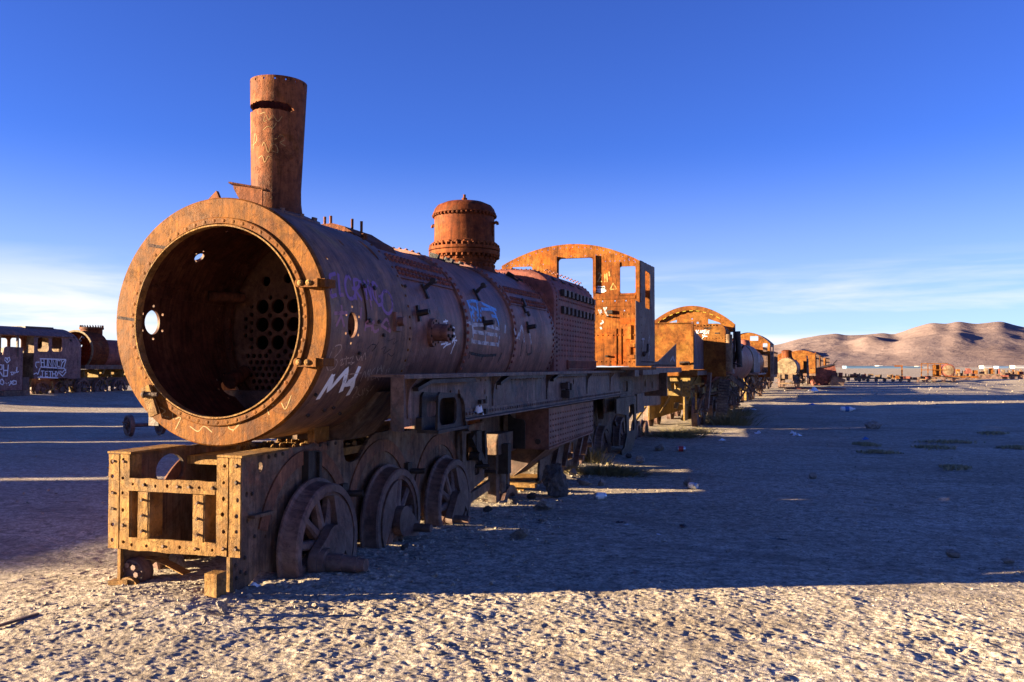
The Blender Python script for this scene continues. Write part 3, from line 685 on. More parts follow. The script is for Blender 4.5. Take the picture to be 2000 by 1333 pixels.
# ---- firebox: rounded shoulders, staybolts, washout plugs
FX = .90
def fb_section(w, top, bot=1.0, rc=.34):
    P = [(w, bot), (w, top-rc-.05)]
    P += [(w - rc + rc*math.cos(t), top - rc + rc*math.sin(t)*1.0 - .05*math.cos(t)) for t in np.linspace(.12, PI/2, 9)]
    P += [(x, top + .015*(1-(x/(w-rc))**2)) for x in np.linspace(w-rc-.12, 0, 4)]
    return P + [(-x, z) for x, z in reversed(P[:-1])]
s = MB(); secs = [(5.95, fb_section(FX-.05, 2.765)), (5.97, fb_section(FX-.015, 2.80)), (6.01, fb_section(FX, 2.815)), (8.45, fb_section(FX, 2.84)), (8.47, fb_section(FX-.03, 2.81))]
L = len(secs[0][1]); vs = [(x, y, z) for y, S in secs for x, z in S]
s.add(vs, [(q*L+i, q*L+i+1, (q+1)*L+i+1, (q+1)*L+i) for q in range(len(secs)-1) for i in range(L-1)] + [tuple(range(L)), tuple(range((len(secs)-1)*L, len(secs)*L))[::-1]])
fb = s.build('firebox', 'maroon', loco)
s = MB()
for k in range(15):
    for j in range(8):
        y = 6.18 + k*.158; z = 1.66 + j*.072
        s.dome((FX, y, z), (1, 0, 0), .017, .013)
for k in range(23): s.dome((FX, 6.2+k*.1, 2.42), (1, 0, 0), .015, .014)
for S, y in ((fb_section(FX, 2.815), 6.06), (fb_section(FX, 2.84), 8.40)):
    for i in range(len(S)-1):
        (x0, z0), (x1, z1) = S[i], S[i+1]; d = math.hypot(x1-x0, z1-z0); nn = max(1, int(d/.06))
        for k in range(nn):
            f_ = (k+.5)/nn; nx, nz_ = (z1-z0)/d, -(x1-x0)/d; s.dome((x0+(x1-x0)*f_, y, z0+(z1-z0)*f_), (nx, 0, nz_), .018, .016)
for k in range(22): s.dome((.75-.05*(k % 2), 6.1+.1*k, 2.815), (.3, 0, 1), .018, .016)
s.build('staybolts', 'maroon', fb, kind='stuff')
s = MB()
for k in range(9):
    y = 6.35 + k*.235
    s.box((FX-.01, y-.05, 2.235), (FX+.045, y+.05, 2.335)); s.box((FX-.01, y-.05, 2.475), (FX+.05, y+.06, 2.565))
s.build('washout_plugs', 'black', fb, kind='stuff')
for k in range(4):
    s = MB(); y = 6.35+k*.5; a = R(48); c = Vector((FX-.34+.345*math.cos(a), y, 2.80-.34+.345*math.sin(a))); s.bar(c - Vector((0, .09, 0)), c + Vector((0, .09, 0)), .05, .012, (math.cos(a), 0, math.sin(a))); s.build('shoulder_slot', 'black', fb)
s = MB(); s.box((FX+.002, 6.6, 1.47), (FX+.03, 8.42, 1.60)); gp = s.build('ribbed_panel', 'maroon', fb)
s = MB()
for k in range(26): s.box((FX+.028, 6.64+k*.067, 1.485), (FX+.042, 6.665+k*.067, 1.59))
s.build('panel_ribs', 'maroon', gp, kind='stuff')
s = MB(); y, a = 6.05, R(30); s.dome((.70, 5.955, 2.45), (0, -1, 0), .06, .04, 12); s.build('wash_plug', 'maroon', fb)

# ---- cab: arched front sheet, side sheets, no roof left
CY = 10.4
arch = [(x, 3.41 + .36*(1 - (x/1.31)**2)) for x in np.linspace(1.31, -1.31, 25)]
outl = rag([(-1.31, 1.52), (1.23, 1.52), (1.23, 2.66), (1.31, 2.66)] + arch, .003)
wins = [rrect(-.20, 2.2, .445, 3.50, .06), rrect(.945, 2.835, 1.225, 3.32, .03), rrect(-1.12, 2.835, -.71, 3.38, .04)]
prng = random.Random(2); bh = []
for x in np.linspace(-1.22, 1.22, 22): bh.append(circle(x, 3.335 + .365*(1 - (x/1.31)**2) + .01, .0095, n=6))
for x in list(np.linspace(-1.2, -.72, 7)) + list(np.linspace(-.5, .3, 4)) + list(np.linspace(.5, 1.2, 9)): bh.append(circle(x, 3.545 if abs(x-.1) < .55 else 3.425 - (.0 if x > 0 else .012), .009, n=6))
for x in np.linspace(.52, 1.2, 8): bh.append(circle(x, 2.775, .010, n=6))
for x, z in ((.62, 2.70), (.85, 2.70), (1.05, 2.70), (.55, 2.62), (.8, 2.62), (1.02, 2.52), (.6, 2.50), (.72, 2.50)): bh.append(circle(x, z, .013, n=6))
s = MB(); s.plate(outl, wins + bh, .012, XZ(CY)); cabf = s.build('cab_front_sheet', 'cab', loco)
s = MB(); s.box((-.235, CY-.10, 2.2), (-.215, CY-.008, 3.54)); s.box((.45, CY-.05, 2.85), (.505, CY-.007, 3.54)); s.box((-.22, CY-.03, 3.505), (.45, CY-.007, 3.535)); s.build('window_frame', 'cab', cabf)
s = MB(); s.box((.93, CY-.022, 2.80), (1.24, CY-.007, 2.833)); s.box((.912, CY-.022, 2.80), (.942, CY-.007, 3.40)); s.box((.5, CY-.018, 2.735), (1.22, CY-.007, 2.79)); s.box((.5, CY-.015, 2.60), (1.225, CY-.007, 2.64)); s.build('seam_strip', 'cab', cabf)
s = MB(); s.box((1.245, CY-.03, 2.66), (1.30, CY-.007, 3.42)); s.build('corner_angle', 'cab', cabf)
for x, z, w in ((.76, 2.50, .10), (.72, 2.42, .04), (.80, 2.41, .035), (.70, 1.70, .05)):
    s = MB(); s.box((x-w/2, CY-.06, z-w*.3), (x+w/2, CY-.004, z+w*.3)); s.build('clip', 'black', cabf)
s = MB(); s.box((1.02, CY-.03, 2.0), (1.14, CY-.004, 2.26)); s.box((1.03, CY-.03, 1.72), (1.13, CY-.004, 1.92)); s.box((1.11, CY-.12, 1.86), (1.22, CY-.003, 1.92)); s.box((1.13, CY-.12, 1.66), (1.22, CY-.003, 1.72)); s.build('bracket_plate', 'cab', cabf)
s = MB(); s.box((.945, CY-.02, 1.55), (.965, CY-.006, 2.2)); s.box((.86, CY-.02, 1.55), (.875, CY-.006, 2.2)); s.build('stiffener', 'cab', cabf)
s = MB()
for k in range(9): s.dome((.5+.085*k, CY-.006, 1.60), (0, -1, 0), .014, .012)
for k in range(8): s.dome((.52+.095*k, CY-.006, 2.08), (0, -1, 0), .014, .012); s.dome((.52+.095*k, CY-.006, 2.46), (0, -1, 0), .012, .010)
s.build('cab_rivets', 'cab', cabf, kind='stuff')
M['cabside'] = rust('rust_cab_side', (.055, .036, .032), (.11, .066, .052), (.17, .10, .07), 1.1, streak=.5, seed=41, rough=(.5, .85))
side = [(9.92, 1.52), (12.12, 1.54), (12.12, 3.48), (10.41, 3.42), (10.41, 2.66), (9.92, 2.66)]
for sg in (1, -1):
    s = MB(); hl = [rrect(10.95, 2.60, 11.55, 3.30, .05)] + [circle(y, z, .012, n=6) for y, z in ((10.6, 3.30), (10.75, 3.32), (11.75, 3.36), (11.95, 3.38), (10.6, 2.5), (10.9, 2.4), (11.3, 2.1), (11.7, 2.4), (11.9, 1.9), (10.5, 1.9), (11.1, 1.8))]
    s.plate(rag(side, .004, .1), hl, .012, YZ(1.305*sg)); cs = s.build('cab_side_sheet', 'cabside', loco)
    s = MB()
    for k in range(20): s.dome((1.311*sg, 10.45+.08*k, 1.60), (sg, 0, 0), .013, .010); s.dome((1.311*sg, 12.06, 1.65+.09*k), (sg, 0, 0), .011, .009)
    for k in range(12): s.dome((1.311*sg, 10.46, 1.7+.14*k), (sg, 0, 0), .012, .010)
    s.build('side_rivets', 'cabside', cs, kind='stuff')
    if sg == 1:
        s = MB(); s.path([(1.34, 10.62, 1.75), (1.40, 10.62, 1.78), (1.40, 10.66, 1.92)], .02); s.dome((1.33, 10.62, 1.74), (1, 0, 0), .05, .05, 10); s.build('handle_stub', 'black', cs)
s = MB(); s.plate([(.99, 1.52), (1.29, 1.52), (1.29, 3.44), (.99, 3.47)], [], .012, XZ(12.08)); s.build('cab_rear_strip', 'cab', loco)
s = MB(); s.box((-1.31, 8.5, 1.455), (1.31, 12.3, 1.50)); s.build('cab_floor', 'cab', loco)
s = MB(); s.box((1.05, 10.35, 1.36), (1.36, 12.35, 1.452)); s.box((.95, 9.85, 1.34), (1.30, 10.3, 1.452)); s.build('cab_step', 'board', loco)
# rear platform and sloped bunker sheets
for sg in (1, -1):
    s = MB(); s.plate([(12.14, 1.50), (16.0, 1.50), (16.0, 2.06), (13.0, 1.62), (12.14, 1.60)], [], .012, YZ(1.24*sg)); bs = s.build('bunker_sheet', 'cabside', loco)
    s = MB(); s.box((1.20*sg-.08, 12.35, 1.38), (1.20*sg+.10, 16.6, 1.495)); s.build('side_sill', 'board', loco)
s = MB()
for k in range(40): s.dome((1.248, 12.2+.09*k, 1.545), (1, 0, 0), .014, .012)
s.build('sill_rivets', 'cabside', bs, kind='stuff')
s = MB(); s.box((-1.1, 12.36, 1.40), (1.1, 16.4, 1.46)); s.build('rear_deck', 'board', loco)

# ---- running board girder
def board_side(sg):
    s = MB(); s.box((.86*sg if sg > 0 else -1.146, .67, 1.425), (1.146 if sg > 0 else .86*sg, 9.84, 1.445)); rb = s.build('running_board', 'board', loco)
    hl = [circle(1.843, 1.235, .03, .065), circle(2.05, 1.235, .032, .068), circle(2.75, 1.26, .015, .03, 10), circle(2.8, 1.20, .015, .02, 8), circle(3.1, 1.3, .02, .03, 8), circle(6.4, 1.3, .03, .04, 8), circle(.75, 1.07, .012, .02, 8), circle(.86, 1.09, .012, .02, 8), circle(.8, 1.37, .02, n=8)]
    s = MB(); s.plate(rag([(.672, 1.035), (9.80, 1.035), (9.80, 1.422), (.672, 1.422)], .002, .12), hl, .016, YZ(1.04*sg)); va = s.build('girder_web', 'board', loco)
    s = MB(); x0, x1 = sorted((1.05*sg, 1.146*sg)); s.box((x0, 1.82, 1.022), (x1, 9.80, 1.036)); s.box((x0, 1.82, 1.036), (1.062*sg if sg > 0 else x1, 9.8, 1.115)) if sg > 0 else None
    s.box((x0, .660, 1.02), (x1, .671, 1.424)); s.box((x0, .671, 1.412), (x1, 9.84, 1.424)); fl = s.build('girder_flange', 'board', loco)
    if sg < 0: return
    s = MB()
    for k in range(96): s.dome((1.062, 1.88+.082*k, 1.075), (1, 0, 0), .017, .013)
    for k in range(60): s.dome((1.048, .95+.14*k, 1.375), (1, 0, 0), .013, .010)
    for k in range(9): s.dome((1.048, 1.0, 1.06+.035*k), (1, 0, 0), .012, .01)
    s.build('girder_rivets', 'board', fl, kind='stuff')
    for y in (.93, 2.97, 5.0, 7.2, 8.9):
        s = MB(); s.plate([(1.05, 1.41), (1.14, 1.41), (1.075, 1.33), (1.05, 1.12)], [], .014, XZ(y)); s.box((1.048, y, 1.10), (1.06, y+.075, 1.40)); s.build('gusset', 'board', va)
    for (ya, yb, z) in ((1.0, 2.28, 1.385), (3.05, 4.7, 1.395), (5.1, 6.9, 1.40)):
        s = MB(); s.bar((1.09, ya, z-.06), (1.10, ya+.25, z), .05, .03); s.bar((1.10, ya+.25, z), (1.10, yb, z), .05, .035); s.build('stay_bar', 'black', va)
    # S-shaped cast bracket with a window
    prof = [(1.60, 1.275), (1.66, 1.25), (1.70, 1.20), (1.715, 1.13), (1.72, 1.06), (1.76, 1.0), (1.82, .965)]
    s = MB()
    for i, (xo) in enumerate((1.06, 1.20)):
        s.plate([(1.16, 1.0), (1.78, .985), (1.74, 1.02), (1.70, 1.10), (1.69, 1.19), (1.64, 1.26), (1.56, 1.285), (1.30, 1.295), (1.22, 1.30), (1.18, 1.27)], [rrect(1.27, 1.09, 1.52, 1.22, .05)] if i == 0 else [rrect(1.20, 1.03, 1.58, 1.25, .07)], .02, YZ(xo))
    for (y0_, z0_), (y1_, z1_) in zip(prof, prof[1:]): s.bar((1.05, y0_, z0_), (1.05, y1_, z1_), .02, .02)
    vs = []
    for y_, z_ in prof: vs += [(1.05, y_, z_), (1.235, y_, z_), (1.235, y_+.006, z_-.022), (1.05, y_+.006, z_-.022)]
    s.add(vs, [(4*i+j, 4*i+(j+1) % 4, 4*i+4+(j+1) % 4, 4*i+4+j) for i in range(len(prof)-1) for j in range(4)])
    s.box((1.05, 1.12, .975), (1.235, 1.82, 1.0)); s.box((1.05, 1.10, 1.0), (1.10, 1.17, 1.10)); s.build('cast_bracket', 'black', loco)
    s = MB(); s.box((1.05, 5.72, 1.10), (1.16, 5.98, 1.20)); s.box((1.06, 5.68, 1.22), (1.15, 5.76, 1.30)); s.tube((1.1, 5.86, 1.15), (1.1, 5.86, 1.31), .03); s.box((1.08, 5.92, 1.20), (1.14, 5.97, 1.29)); s.build('lubricator_block', 'black', loco)
    for y in (2.55, 2.67):
        s = MB(); s.box((1.048, y, 1.15), (1.085, y+.05, 1.19)); s.box((1.06, y, 1.05), (1.09, y+.05, 1.10)); s.build('lug', 'black', va)
board_side(1); board_side(-1)

# ---- main frames: plates behind the wheels, with splash arcs
wheels = [(.47, .19), (1.70, .165), (3.03, .115)]
def frame_plate(sg):
    top = [(-.445, .912), (.2, .915), (1.03, .918), (1.04, .80), (1.07, .74), (1.15, .72), (1.28, .735), (1.38, .80), (1.48, .88), (1.62, .93), (1.9, .935), (2.1, .90), (2.2, .90), (3.9, .90), (3.92, .50), (4.35, .48), (4.38, .95), (9.6, .95)]
    bot = [(9.6, .45), (4.7, .45), (4.6, .20), (3.75, .18), (3.6, .05), (2.55, .05), (2.45, .25), (2.1, .25), (1.2, .05), (1.0, .25), (.1, .05), (-.12, .12), (-.36, .0), (-.42, .03), (-.445, .30)]
    hl = []
    if sg < 0: c = at(330, 917, 'x', -.43); hl.append(circle(c.y, c.z, .155, .115, 22)); hl += [circle(at(258, 932, 'x', -.43).y, .83, .02, .03, 10)]
    else:
        for px, py, r_ in ((505, 912, .028), (478, 966, .016), (513, 1010, .012), (515, 1048, .012), (480, 1018, .012), (570, 900, .012), (586, 893, .012)): c = at(px, py, 'x', .43); hl.append(circle(c.y, c.z, r_, r_*1.25, 10))
    s = MB(); s.plate(rag(top + bot, .003), hl, .028, YZ(.43*sg)); fp = s.build('frame_plate', 'frame', loco)
    s = MB(); s.box((.34*sg if sg > 0 else -.53, -.47, .916), (.53 if sg > 0 else -.34, .10, .930)); s.build('cap_strip', 'beam', fp)
    for (wy, wz), tp in zip(wheels, (.905, .925, .89)):
        s = MB(); n = 28; r0, r1 = .56, .66
        ang = [R(18) + (PI - R(36))*k/n for k in range(n+1)]
        f_ = lambda z: min(z, tp-.004)
        vs = [(sg*x, wy + r_*math.cos(a), f_(wz + r_*1.06*math.sin(a))) for a in ang for r_, x in ((r0, .4445), (r0, .458), (r1, .458), (r1, .4445))]
        s.add(vs, [(4*k+i, 4*k+(i+1) % 4, 4*k+4+(i+1) % 4, 4*k+4+i) for k in range(n) for i in range(4)]); s.build('splash_arc', 'arc', fp)
    if sg < 0: return
    s = MB(); s.box((.445, .40, .60), (.50, .46, .88)); s.box((.445, .46, .60), (.475, .60, .87)); s.box((.475, .47, .72), (.49, .51, .86)); s.box((.475, .56, .60), (.50, .60, .86)); s.build('horn_guide', 'black', fp)
    for px, py in ((688, 965), (812, 921)):
        c = at(px, py, 'x', .55); s = MB(); s.box((.445, c.y-.06, c.z-.05), (.50, c.y+.03, c.z+.08)); s.tube((.48, c.y, c.z), (.62, c.y+.05, c.z), .026, .026, 12); s.build('brake_pin', 'black', fp)
    s = MB()
    for px, py in ((525, 893), (538, 890), (552, 887), (625, 870), (640, 868), (655, 866), (470, 985), (492, 965), (497, 1048), (478, 1090), (700, 925), (712, 940), (460, 1105), (470, 1118), (462, 1130), (480, 1120)): c = at(px, py, 'x', .445); s.dome(c, (1, 0, 0), .016, .012)
    s.build('frame_bolts', 'black', fp, kind='stuff')
    c = at(502, 1005, 'x', .45); s = MB(); s.box((.444, c.y-.10, c.z-.012), (.50, c.y+.13, c.z+.008)); s.build('ledge', 'frame', fp)
    # springs, hangers and motion scraps behind the third wheel
    s = MB()
    def P(px, py, x): return at(px, py, 'x', x)
    a = P(905, 835, .55); b_ = P(950, 960, .55)
    s.plate([(a.y, a.z), (a.y+.7, a.z+.02), (a.y+.72, .22), (a.y+.35, .16), (a.y+.05, .10)], [rrect(a.y+.12, .48, a.y+.36, .78, .05), rrect(a.y+.40, .30, a.y+.55, .42, .03)], .03, YZ(.52)); s.build('motion_plate', 'frame', fp)
    s = MB(); s.box((.50, 3.75, .62), (.60, 3.92, .80)); s.tube((.50, 3.82, .52), (.62, 3.82, .52), .05); s.bar((.56, 3.70, .75), (.60, 4.0, .40), .05, .07); s.bar((.58, 4.05, .78), (.58, 4.1, .35), .04, .06); s.tube((.5, 3.9, .40), (.68, 3.95, .40), .022); s.tube((.5, 4.25, .30), (.66, 4.25, .30), .022); s.build('motion_parts', 'black', fp, kind='stuff'); s = MB(); s.box((.5, 4.5, .25), (.72, 4.62, .60)); s.build('guide_block', 'black', fp)
    s = MB(); s.box((.46, 4.38, .48), (.64, 4.95, .72)); s.box((.50, 4.42, -.10), (.60, 4.55, .48)); s.tube((.55, 4.72, -.1), (.55, 4.72, .47), .07, .07, 14); s.box((.50, 4.86, -.12), (.60, 4.95, .48)); s.build('spring_hanger', 'frame', fp)
    s = MB(); s.bar((.50, 3.4, .03), (.50, 4.6, .14), .05, .10); s.build('brake_beam', 'frame', fp)
frame_plate(1); frame_plate(-1)
for y, z0, z1 in ((.95, .35, .88), (2.2, .45, .88), (3.85, .3, .8)):
    s = MB(); s.box((-.414, y, z0), (.414, y+.03, z1)); s.build('cross_stretcher', 'frame', loco)
s = MB(); s.plate([(-.30, .35), (.18, .35), (.18, .78), (-.30, .78)], [], .02, XZ(.55)); s.box((-.22, .50, .42), (.04, .54, .66)); s.box((-.16, .485, .46), (-.02, .50, .62)); s.build('inner_plate', 'frame', loco)
s = MB(); s.plate([(-.40, .90), (-.55, 1.05), (-.75, 1.30), (.75, 1.30), (.55, 1.05), (.40, .90)], [], .5, XZ(1.35)); s.build('smokebox_saddle', 'frame', loco)
for xx in (-.36, .30):
    s = MB(); s.box((xx, .72, .90), (xx+.06, .95, 1.12)); s.build('saddle_post', 'beam', loco)
s = MB(); rs = random.Random(4)
for k in range(240):
    x = rs.uniform(-.35, .38); y = rs.uniform(.7, 2.3); r_ = rs.uniform(.008, .028); s.dome((x, y, .84+rs.uniform(-.02, .03)), (rs.uniform(-.4, .4), rs.uniform(-.4, .4), 1), r_, r_*1.3, 5)
s.box((-.41, .2, .78), (.41, 2.2, .84)); s.build('dirt_heap', 'beam', loco, kind='stuff')

# ---- buffer beam framework
YB = -.46
beam = empty('front_beam', (0, 0, 0)); beam.parent = loco
for x0, x1 in ((-.52, -.435), (-.425, -.35), (.34, .425), (.435, .52)):
    zs = np.linspace(.33, .865, 6); cx = (x0+x1)/2
    s = MB(); s.plate(rag([(x0, .278), (x1, .278), (x1, .912), (x0, .912)], .0018), [circle(cx + (.012 if (x0+x1) > 0 else -.012) + _rag.gauss(0, .004), z + _rag.gauss(0, .004), _rag.uniform(.010, .015), _rag.uniform(.011, .018), 9, _rag.random()) for z in zs], .016, XZ(YB)); 
    xe = x1 if abs(x1) < abs(x0) and x1 < 0 or (x0 > 0 and x1 < .43) else x0
    s.box((xe-.008, YB+.008, .28), (xe+.008, YB+.10, .91)); s.build('post_angle', 'beam', beam)
s = MB()
rs = random.Random(9)
for x in (-.48, -.395, .395, .49):
    for z in np.linspace(.33, .865, 6):
        if rs.random() < .28: s.tube((x, YB+.01, z), (x+rs.uniform(-.004, .004), YB-.018, z), .010, .009, 7)
for zz, m_ in ((at(340, 950, 'y', YB).z, 8), (at(340, 1068, 'y', YB).z, 6)):
    q = MB(); hx = np.linspace(-.32, .31, m_)
    q.plate(rag([(-.349, zz-.042), (.339, zz-.042), (.339, zz+.042), (-.349, zz+.042)], .0022), [circle(x + _rag.gauss(0, .008), zz + _rag.gauss(0, .005), _rag.uniform(.009, .014), _rag.uniform(.008, .014), 8, _rag.random()) for x in hx], .018, XZ(YB)); q.box((-.349, YB+.009, zz-.044), (.339, YB+.09, zz-.028)); q.build('cross_rail', 'beam', beam)
    for x in hx:
        if rs.random() < .4: s.tube((x, YB, zz), (x, YB-.02, zz), .009, .009, 7)
za, zb_ = at(340, 962, 'y', YB).z - .006, at(340, 1056, 'y', YB).z + .004
for px0, px1 in ((272, 291), (379, 399)):
    x0, x1 = at(px0, 1010, 'y', YB).x, at(px1, 1010, 'y', YB).x; q = MB()
    q.plate(rag([(x0, zb_), (x1, zb_), (x1, za), (x0, za)], .002), [circle((x0+x1)/2, z, .011, n=8) for z in (zb_+.05, (za+zb_)/2, za-.05)], .016, XZ(YB-.006)); q.box((x1, YB-.01, zb_), (x1+.010, YB+.12, za)); q.build('upright', 'beam', beam)
    for z in (zb_+.05, (za+zb_)/2, za-.05): s.tube(((x0+x1)/2+.004, YB, z), ((x0+x1)/2+.006, YB-.04, z-.004), .009, .008, 7)
s.build('beam_bolts', 'frame', beam, kind='stuff')
for x in (-.43, .43):
    s = MB(); s.box((x-.012, YB-.004, .03), (x+.012, YB+.05, .276)); s.build('post_foot', 'beam', beam)
s = MB(); s.box((.36, YB-.15, -.06), (.45, YB-.05, .20)); o = s.build('timber_block', 'beam', None); tag(o, 'short upright timber block propped under right end of the buffer beam', 'timber block')
s = MB(); c = at(258, 1118, 'y', -.38)
s.lathe([(0, -.05), (.09, -.05), (.10, -.03), (.10, .05), (0, .05)], (c.x+.02, -.36, c.z), 'y', 18)
cp_ = s.build('coupling_boss', 'wheel', beam); s = MB()
for k in range(7): a = 2*PI*k/7; s.nut((c.x+.02+.06*math.cos(a), -.41, c.z+.06*math.sin(a)), (0, -1, 0), .02, .03)
s.build('boss_bolts', 'wheel', cp_, kind='stuff')
s = MB(); s.bar((c.x-.10, -.46, .05), (c.x+.04, -.44, .06), .08, .03); s.lathe([(.05, -.02), (.09, -.02), (.09, .02), (.05, .02)], (c.x+.03, -.44, .0), 'y', 16, closed=True); s.build('coupling_hook', 'beam', beam)
s = MB(); P_ = [at(px, py, 'y', -.30) for px, py in ((256, 1096), (285, 1089), (310, 1092), (335, 1104), (365, 1120))]
for a, b_ in zip(P_, P_[1:]): s.bar(a, b_, .09, .006, (0, 0, 1))
s.build('bent_strap', 'beam', beam)

# ---- wheels
def wheel_proto(Rw=.45, spokes=11, pin=.16):
    w = empty('driving_wheel', (0, 0, 0))
    s = MB(); s.lathe([(Rw-.062, .0), (Rw-.012, 0), (Rw, .012), (Rw+.004, .10), (Rw+.012, .115), (Rw+.036, .125), (Rw+.038, .14), (Rw+.025, .15), (Rw-.062, .15)], (0, 0, 0), 'x', 72, closed=True)
    s.v = [(-x, y, z) for x, y, z in s.v]; s.build('tyre', 'wheel', w)
    s = MB()
    for k in range(spokes):
        a = 2*PI*k/spokes; d = Vector((0, math.cos(a), math.sin(a))); t = Vector((0, -math.sin(a), math.cos(a))); n = 5; vs = []
        for i in range(n+1):
            f_ = i/n; r_ = .07 + (Rw-.13)*f_; hw = .030*(1-f_)**1.5 + .020 + .022*f_**4; th = .045 - .012*f_
            c = d*r_ + Vector((-.065 - .01*f_, 0, 0))
            vs += [c + t*hw*q[0] + Vector((th*q[1], 0, 0)) for q in ((-1, -.6), (-.5, -1), (.5, -1), (1, -.6), (1, .6), (.5, 1), (-.5, 1), (-1, .6))]
        s.add(vs, [(8*i+j, 8*i+(j+1) % 8, 8*i+8+(j+1) % 8, 8*i+8+j) for i in range(n) for j in range(8)])
    s.lathe([(Rw-.092, -.022), (Rw-.0625, -.015), (Rw-.0625, -.13), (Rw-.092, -.12)], (0, 0, 0), 'x', 60, closed=True)
    s.lathe([(0, .015), (.085, .015), (.10, 0), (.10, -.14), (0, -.14)], (0, 0, 0), 'x', 28); s.build('spokes', 'wheel', w)
    s = MB(); a0, a1 = R(124), R(236); rr = Rw-.09
    arc = [(rr*math.cos(a), rr*math.sin(a)) for a in np.linspace(a0, a1, 18)] + [(rr*math.cos(a1)+.035, rr*math.sin(a1)+.16), (-.15, 0.0), (rr*math.cos(a0)+.035, rr*math.sin(a0)-.16)]
    s.plate(arc, [], .10, YZ(-.045)); s.build('counterweight', 'wheel', w)
    s = MB(); crank = [(.13*math.cos(a), .13*math.sin(a)) for a in np.linspace(R(60), R(300), 14)] + [(.21+.075*math.cos(a), .075*math.sin(a)) for a in np.linspace(R(-80), R(80), 10)]
    s.plate(crank, [], .07, YZ(.02)); s.tube((.05, .21, 0), (.05+pin, .21, 0), .038, .036, 16); s.build('crank', 'wheel', w)
    return w
XO = .64
wp = wheel_proto(); wp.parent = loco; wp.location = (XO, wheels[1][0], wheels[1][1]); wp.rotation_euler = (R(-25), 0, 0)
def wheel_at(y, z, rot, sg=1, sc=1.0, x=XO):
    c = copy_tree(wp, loco); c.location = (x*sg, y, z); c.rotation_euler = (R(rot), 0, 0 if sg > 0 else PI); c.scale = (1, sc, sc); return c
w1 = wheel_at(wheels[0][0], wheels[0][1], 205)
for ch in list(w1.children):
    if ch.name.startswith('crank'): bpy.data.objects.remove(ch)
s = MB(); crank = [(.15*math.cos(a), .15*math.sin(a)) for a in np.linspace(R(60), R(300), 14)] + [(.20+.11*math.cos(a), .11*math.sin(a)) for a in np.linspace(R(-80), R(80), 10)]
s.plate(crank, [], .07, YZ(.02)); s.tube((.05, .20, 0), (.10, .20, 0), .10, .10, 20); s.tube((.10, .20, 0), (.22, .20, 0), .068, .066, 20); s.tube((.22, .20, 0), (.33, .20, 0), .060, .056, 20); s.tube((.33, .20, 0), (.39, .20, 0), .050, .045, 20)
s.build('crank', 'wheel', w1)
wheel_at(wheels[2][0], wheels[2][1], 215)
for i, (y, z) in enumerate(wheels): wheel_at(y, z, 40+70*i, -1)
for y, z, r_ in ((9.1, -.07, 215), (10.6, -.02, 235), (12.34, .04, 215)):
    wheel_at(y, z, r_); wheel_at(y, z, r_+90, -1)
for y, z in wheels + [(9.1, -.07), (10.6, -.02), (12.34, .04)]:
    s = MB(); s.tube((-.6, y, z), (.6, y, z), .075, .075, 16); s.build('axle', 'wheel', loco)
for y, z, r_ in ((4.88, -.26, .33), (14.2, -.02, .33), (15.3, -.05, .30)):
    for sg in (1, -1):
        s = MB(); s.lathe([(0, -.05), (r_-.12, -.04), (r_-.09, 0), (r_, 0), (r_+.003, -.09), (r_+.03, -.105), (r_+.03, -.13), (r_-.09, -.13), (r_-.1, -.08), (0, -.08)], (XO*sg if sg > 0 else -XO, y, z), 'x', 48)
        if sg < 0: s.v = [(-2*XO - x, yy, zz) for x, yy, zz in s.v]
        s.build('carrying_wheel', 'wheel', loco)

# ---- ash pan box and hoppers below the firebox
s = MB(); q = lambda y: [(1.0, .47 + .012*(y-5.3)), (1.0, .985), (-1.0, .985), (-1.0, .47)]
vs = [(x, y, z) for y in (5.29, 7.86) for x, z in q(y)]; s.add(vs, [(0, 1, 5, 4), (1, 2, 6, 5), (2, 3, 7, 6), (3, 0, 4, 7), (0, 3, 2, 1), (4, 5, 6, 7)]); ab = s.build('ash_box', 'boiler', loco)
s = MB()
for k in range(20):
    for j in range(6): s.dome((1.0, 5.36+k*.128, .545+j*.072), (1, 0, 0), .016, .013)
for k in range(40): s.dome((1.0, 5.33+k*.063, .50+.0008*k), (1, 0, 0), .014, .011)
s.build('box_rivets', 'boiler', ab, kind='stuff')
s = MB(); s.tube((.86, 5.30, .57), (.86, 5.27, .57), .035, .035, 14); s.build('box_hole', 'black', ab)
s = MB(); s.plate([(.56, .50), (.78, .50), (.78, .82), (.76, .86), (.68, .865), (.62, .88), (.56, .95)], [], .012, XZ(5.0)); s.build('dark_opening_sheet', 'black', loco)  # flat black sheet stands in for the shade inside an opening
s = MB(); s.box((.50, 5.0, .46), (.57, 5.28, .95)); s.build('angle_post', 'frame', loco)
s = MB(); s.plate([(-.75, .05), (.35, .05), (.95, .46), (-.95, .46)], [], .012, XZ(5.55)); s.build('hopper_sheet', 'cabside', loco)
s = MB(); s.add([(.95, 5.30, .47), (.95, 6.25, .47), (.45, 6.15, .10), (.45, 5.55, .10), (.94, 5.30, .455), (.94, 6.25, .455), (.44, 6.15, .085), (.44, 5.55, .085)], [(0, 1, 2, 3), (4, 7, 6, 5), (0, 4, 5, 1), (1, 5, 6, 2), (2, 6, 7, 3), (3, 7, 4, 0)]); s.build('hopper_side', 'cabside', loco)
s = MB(); s.box((-.8, 5.35, -.02), (.8, 5.45, .03)); s.box((.1, 5.46, -.08), (.62, 6.6, .0)); s.build('hopper_rail', 'beam', loco)
s = MB(); s.plate(rag([(6.0, -.02), (8.3, -.05), (8.3, .62), (6.0, .60)], .006), [circle(7.0, .3, .08, n=10), rrect(7.5, .1, 7.9, .35, .04)], .03, YZ(.66)); s.build('ash_pan_side', 'frame', loco)
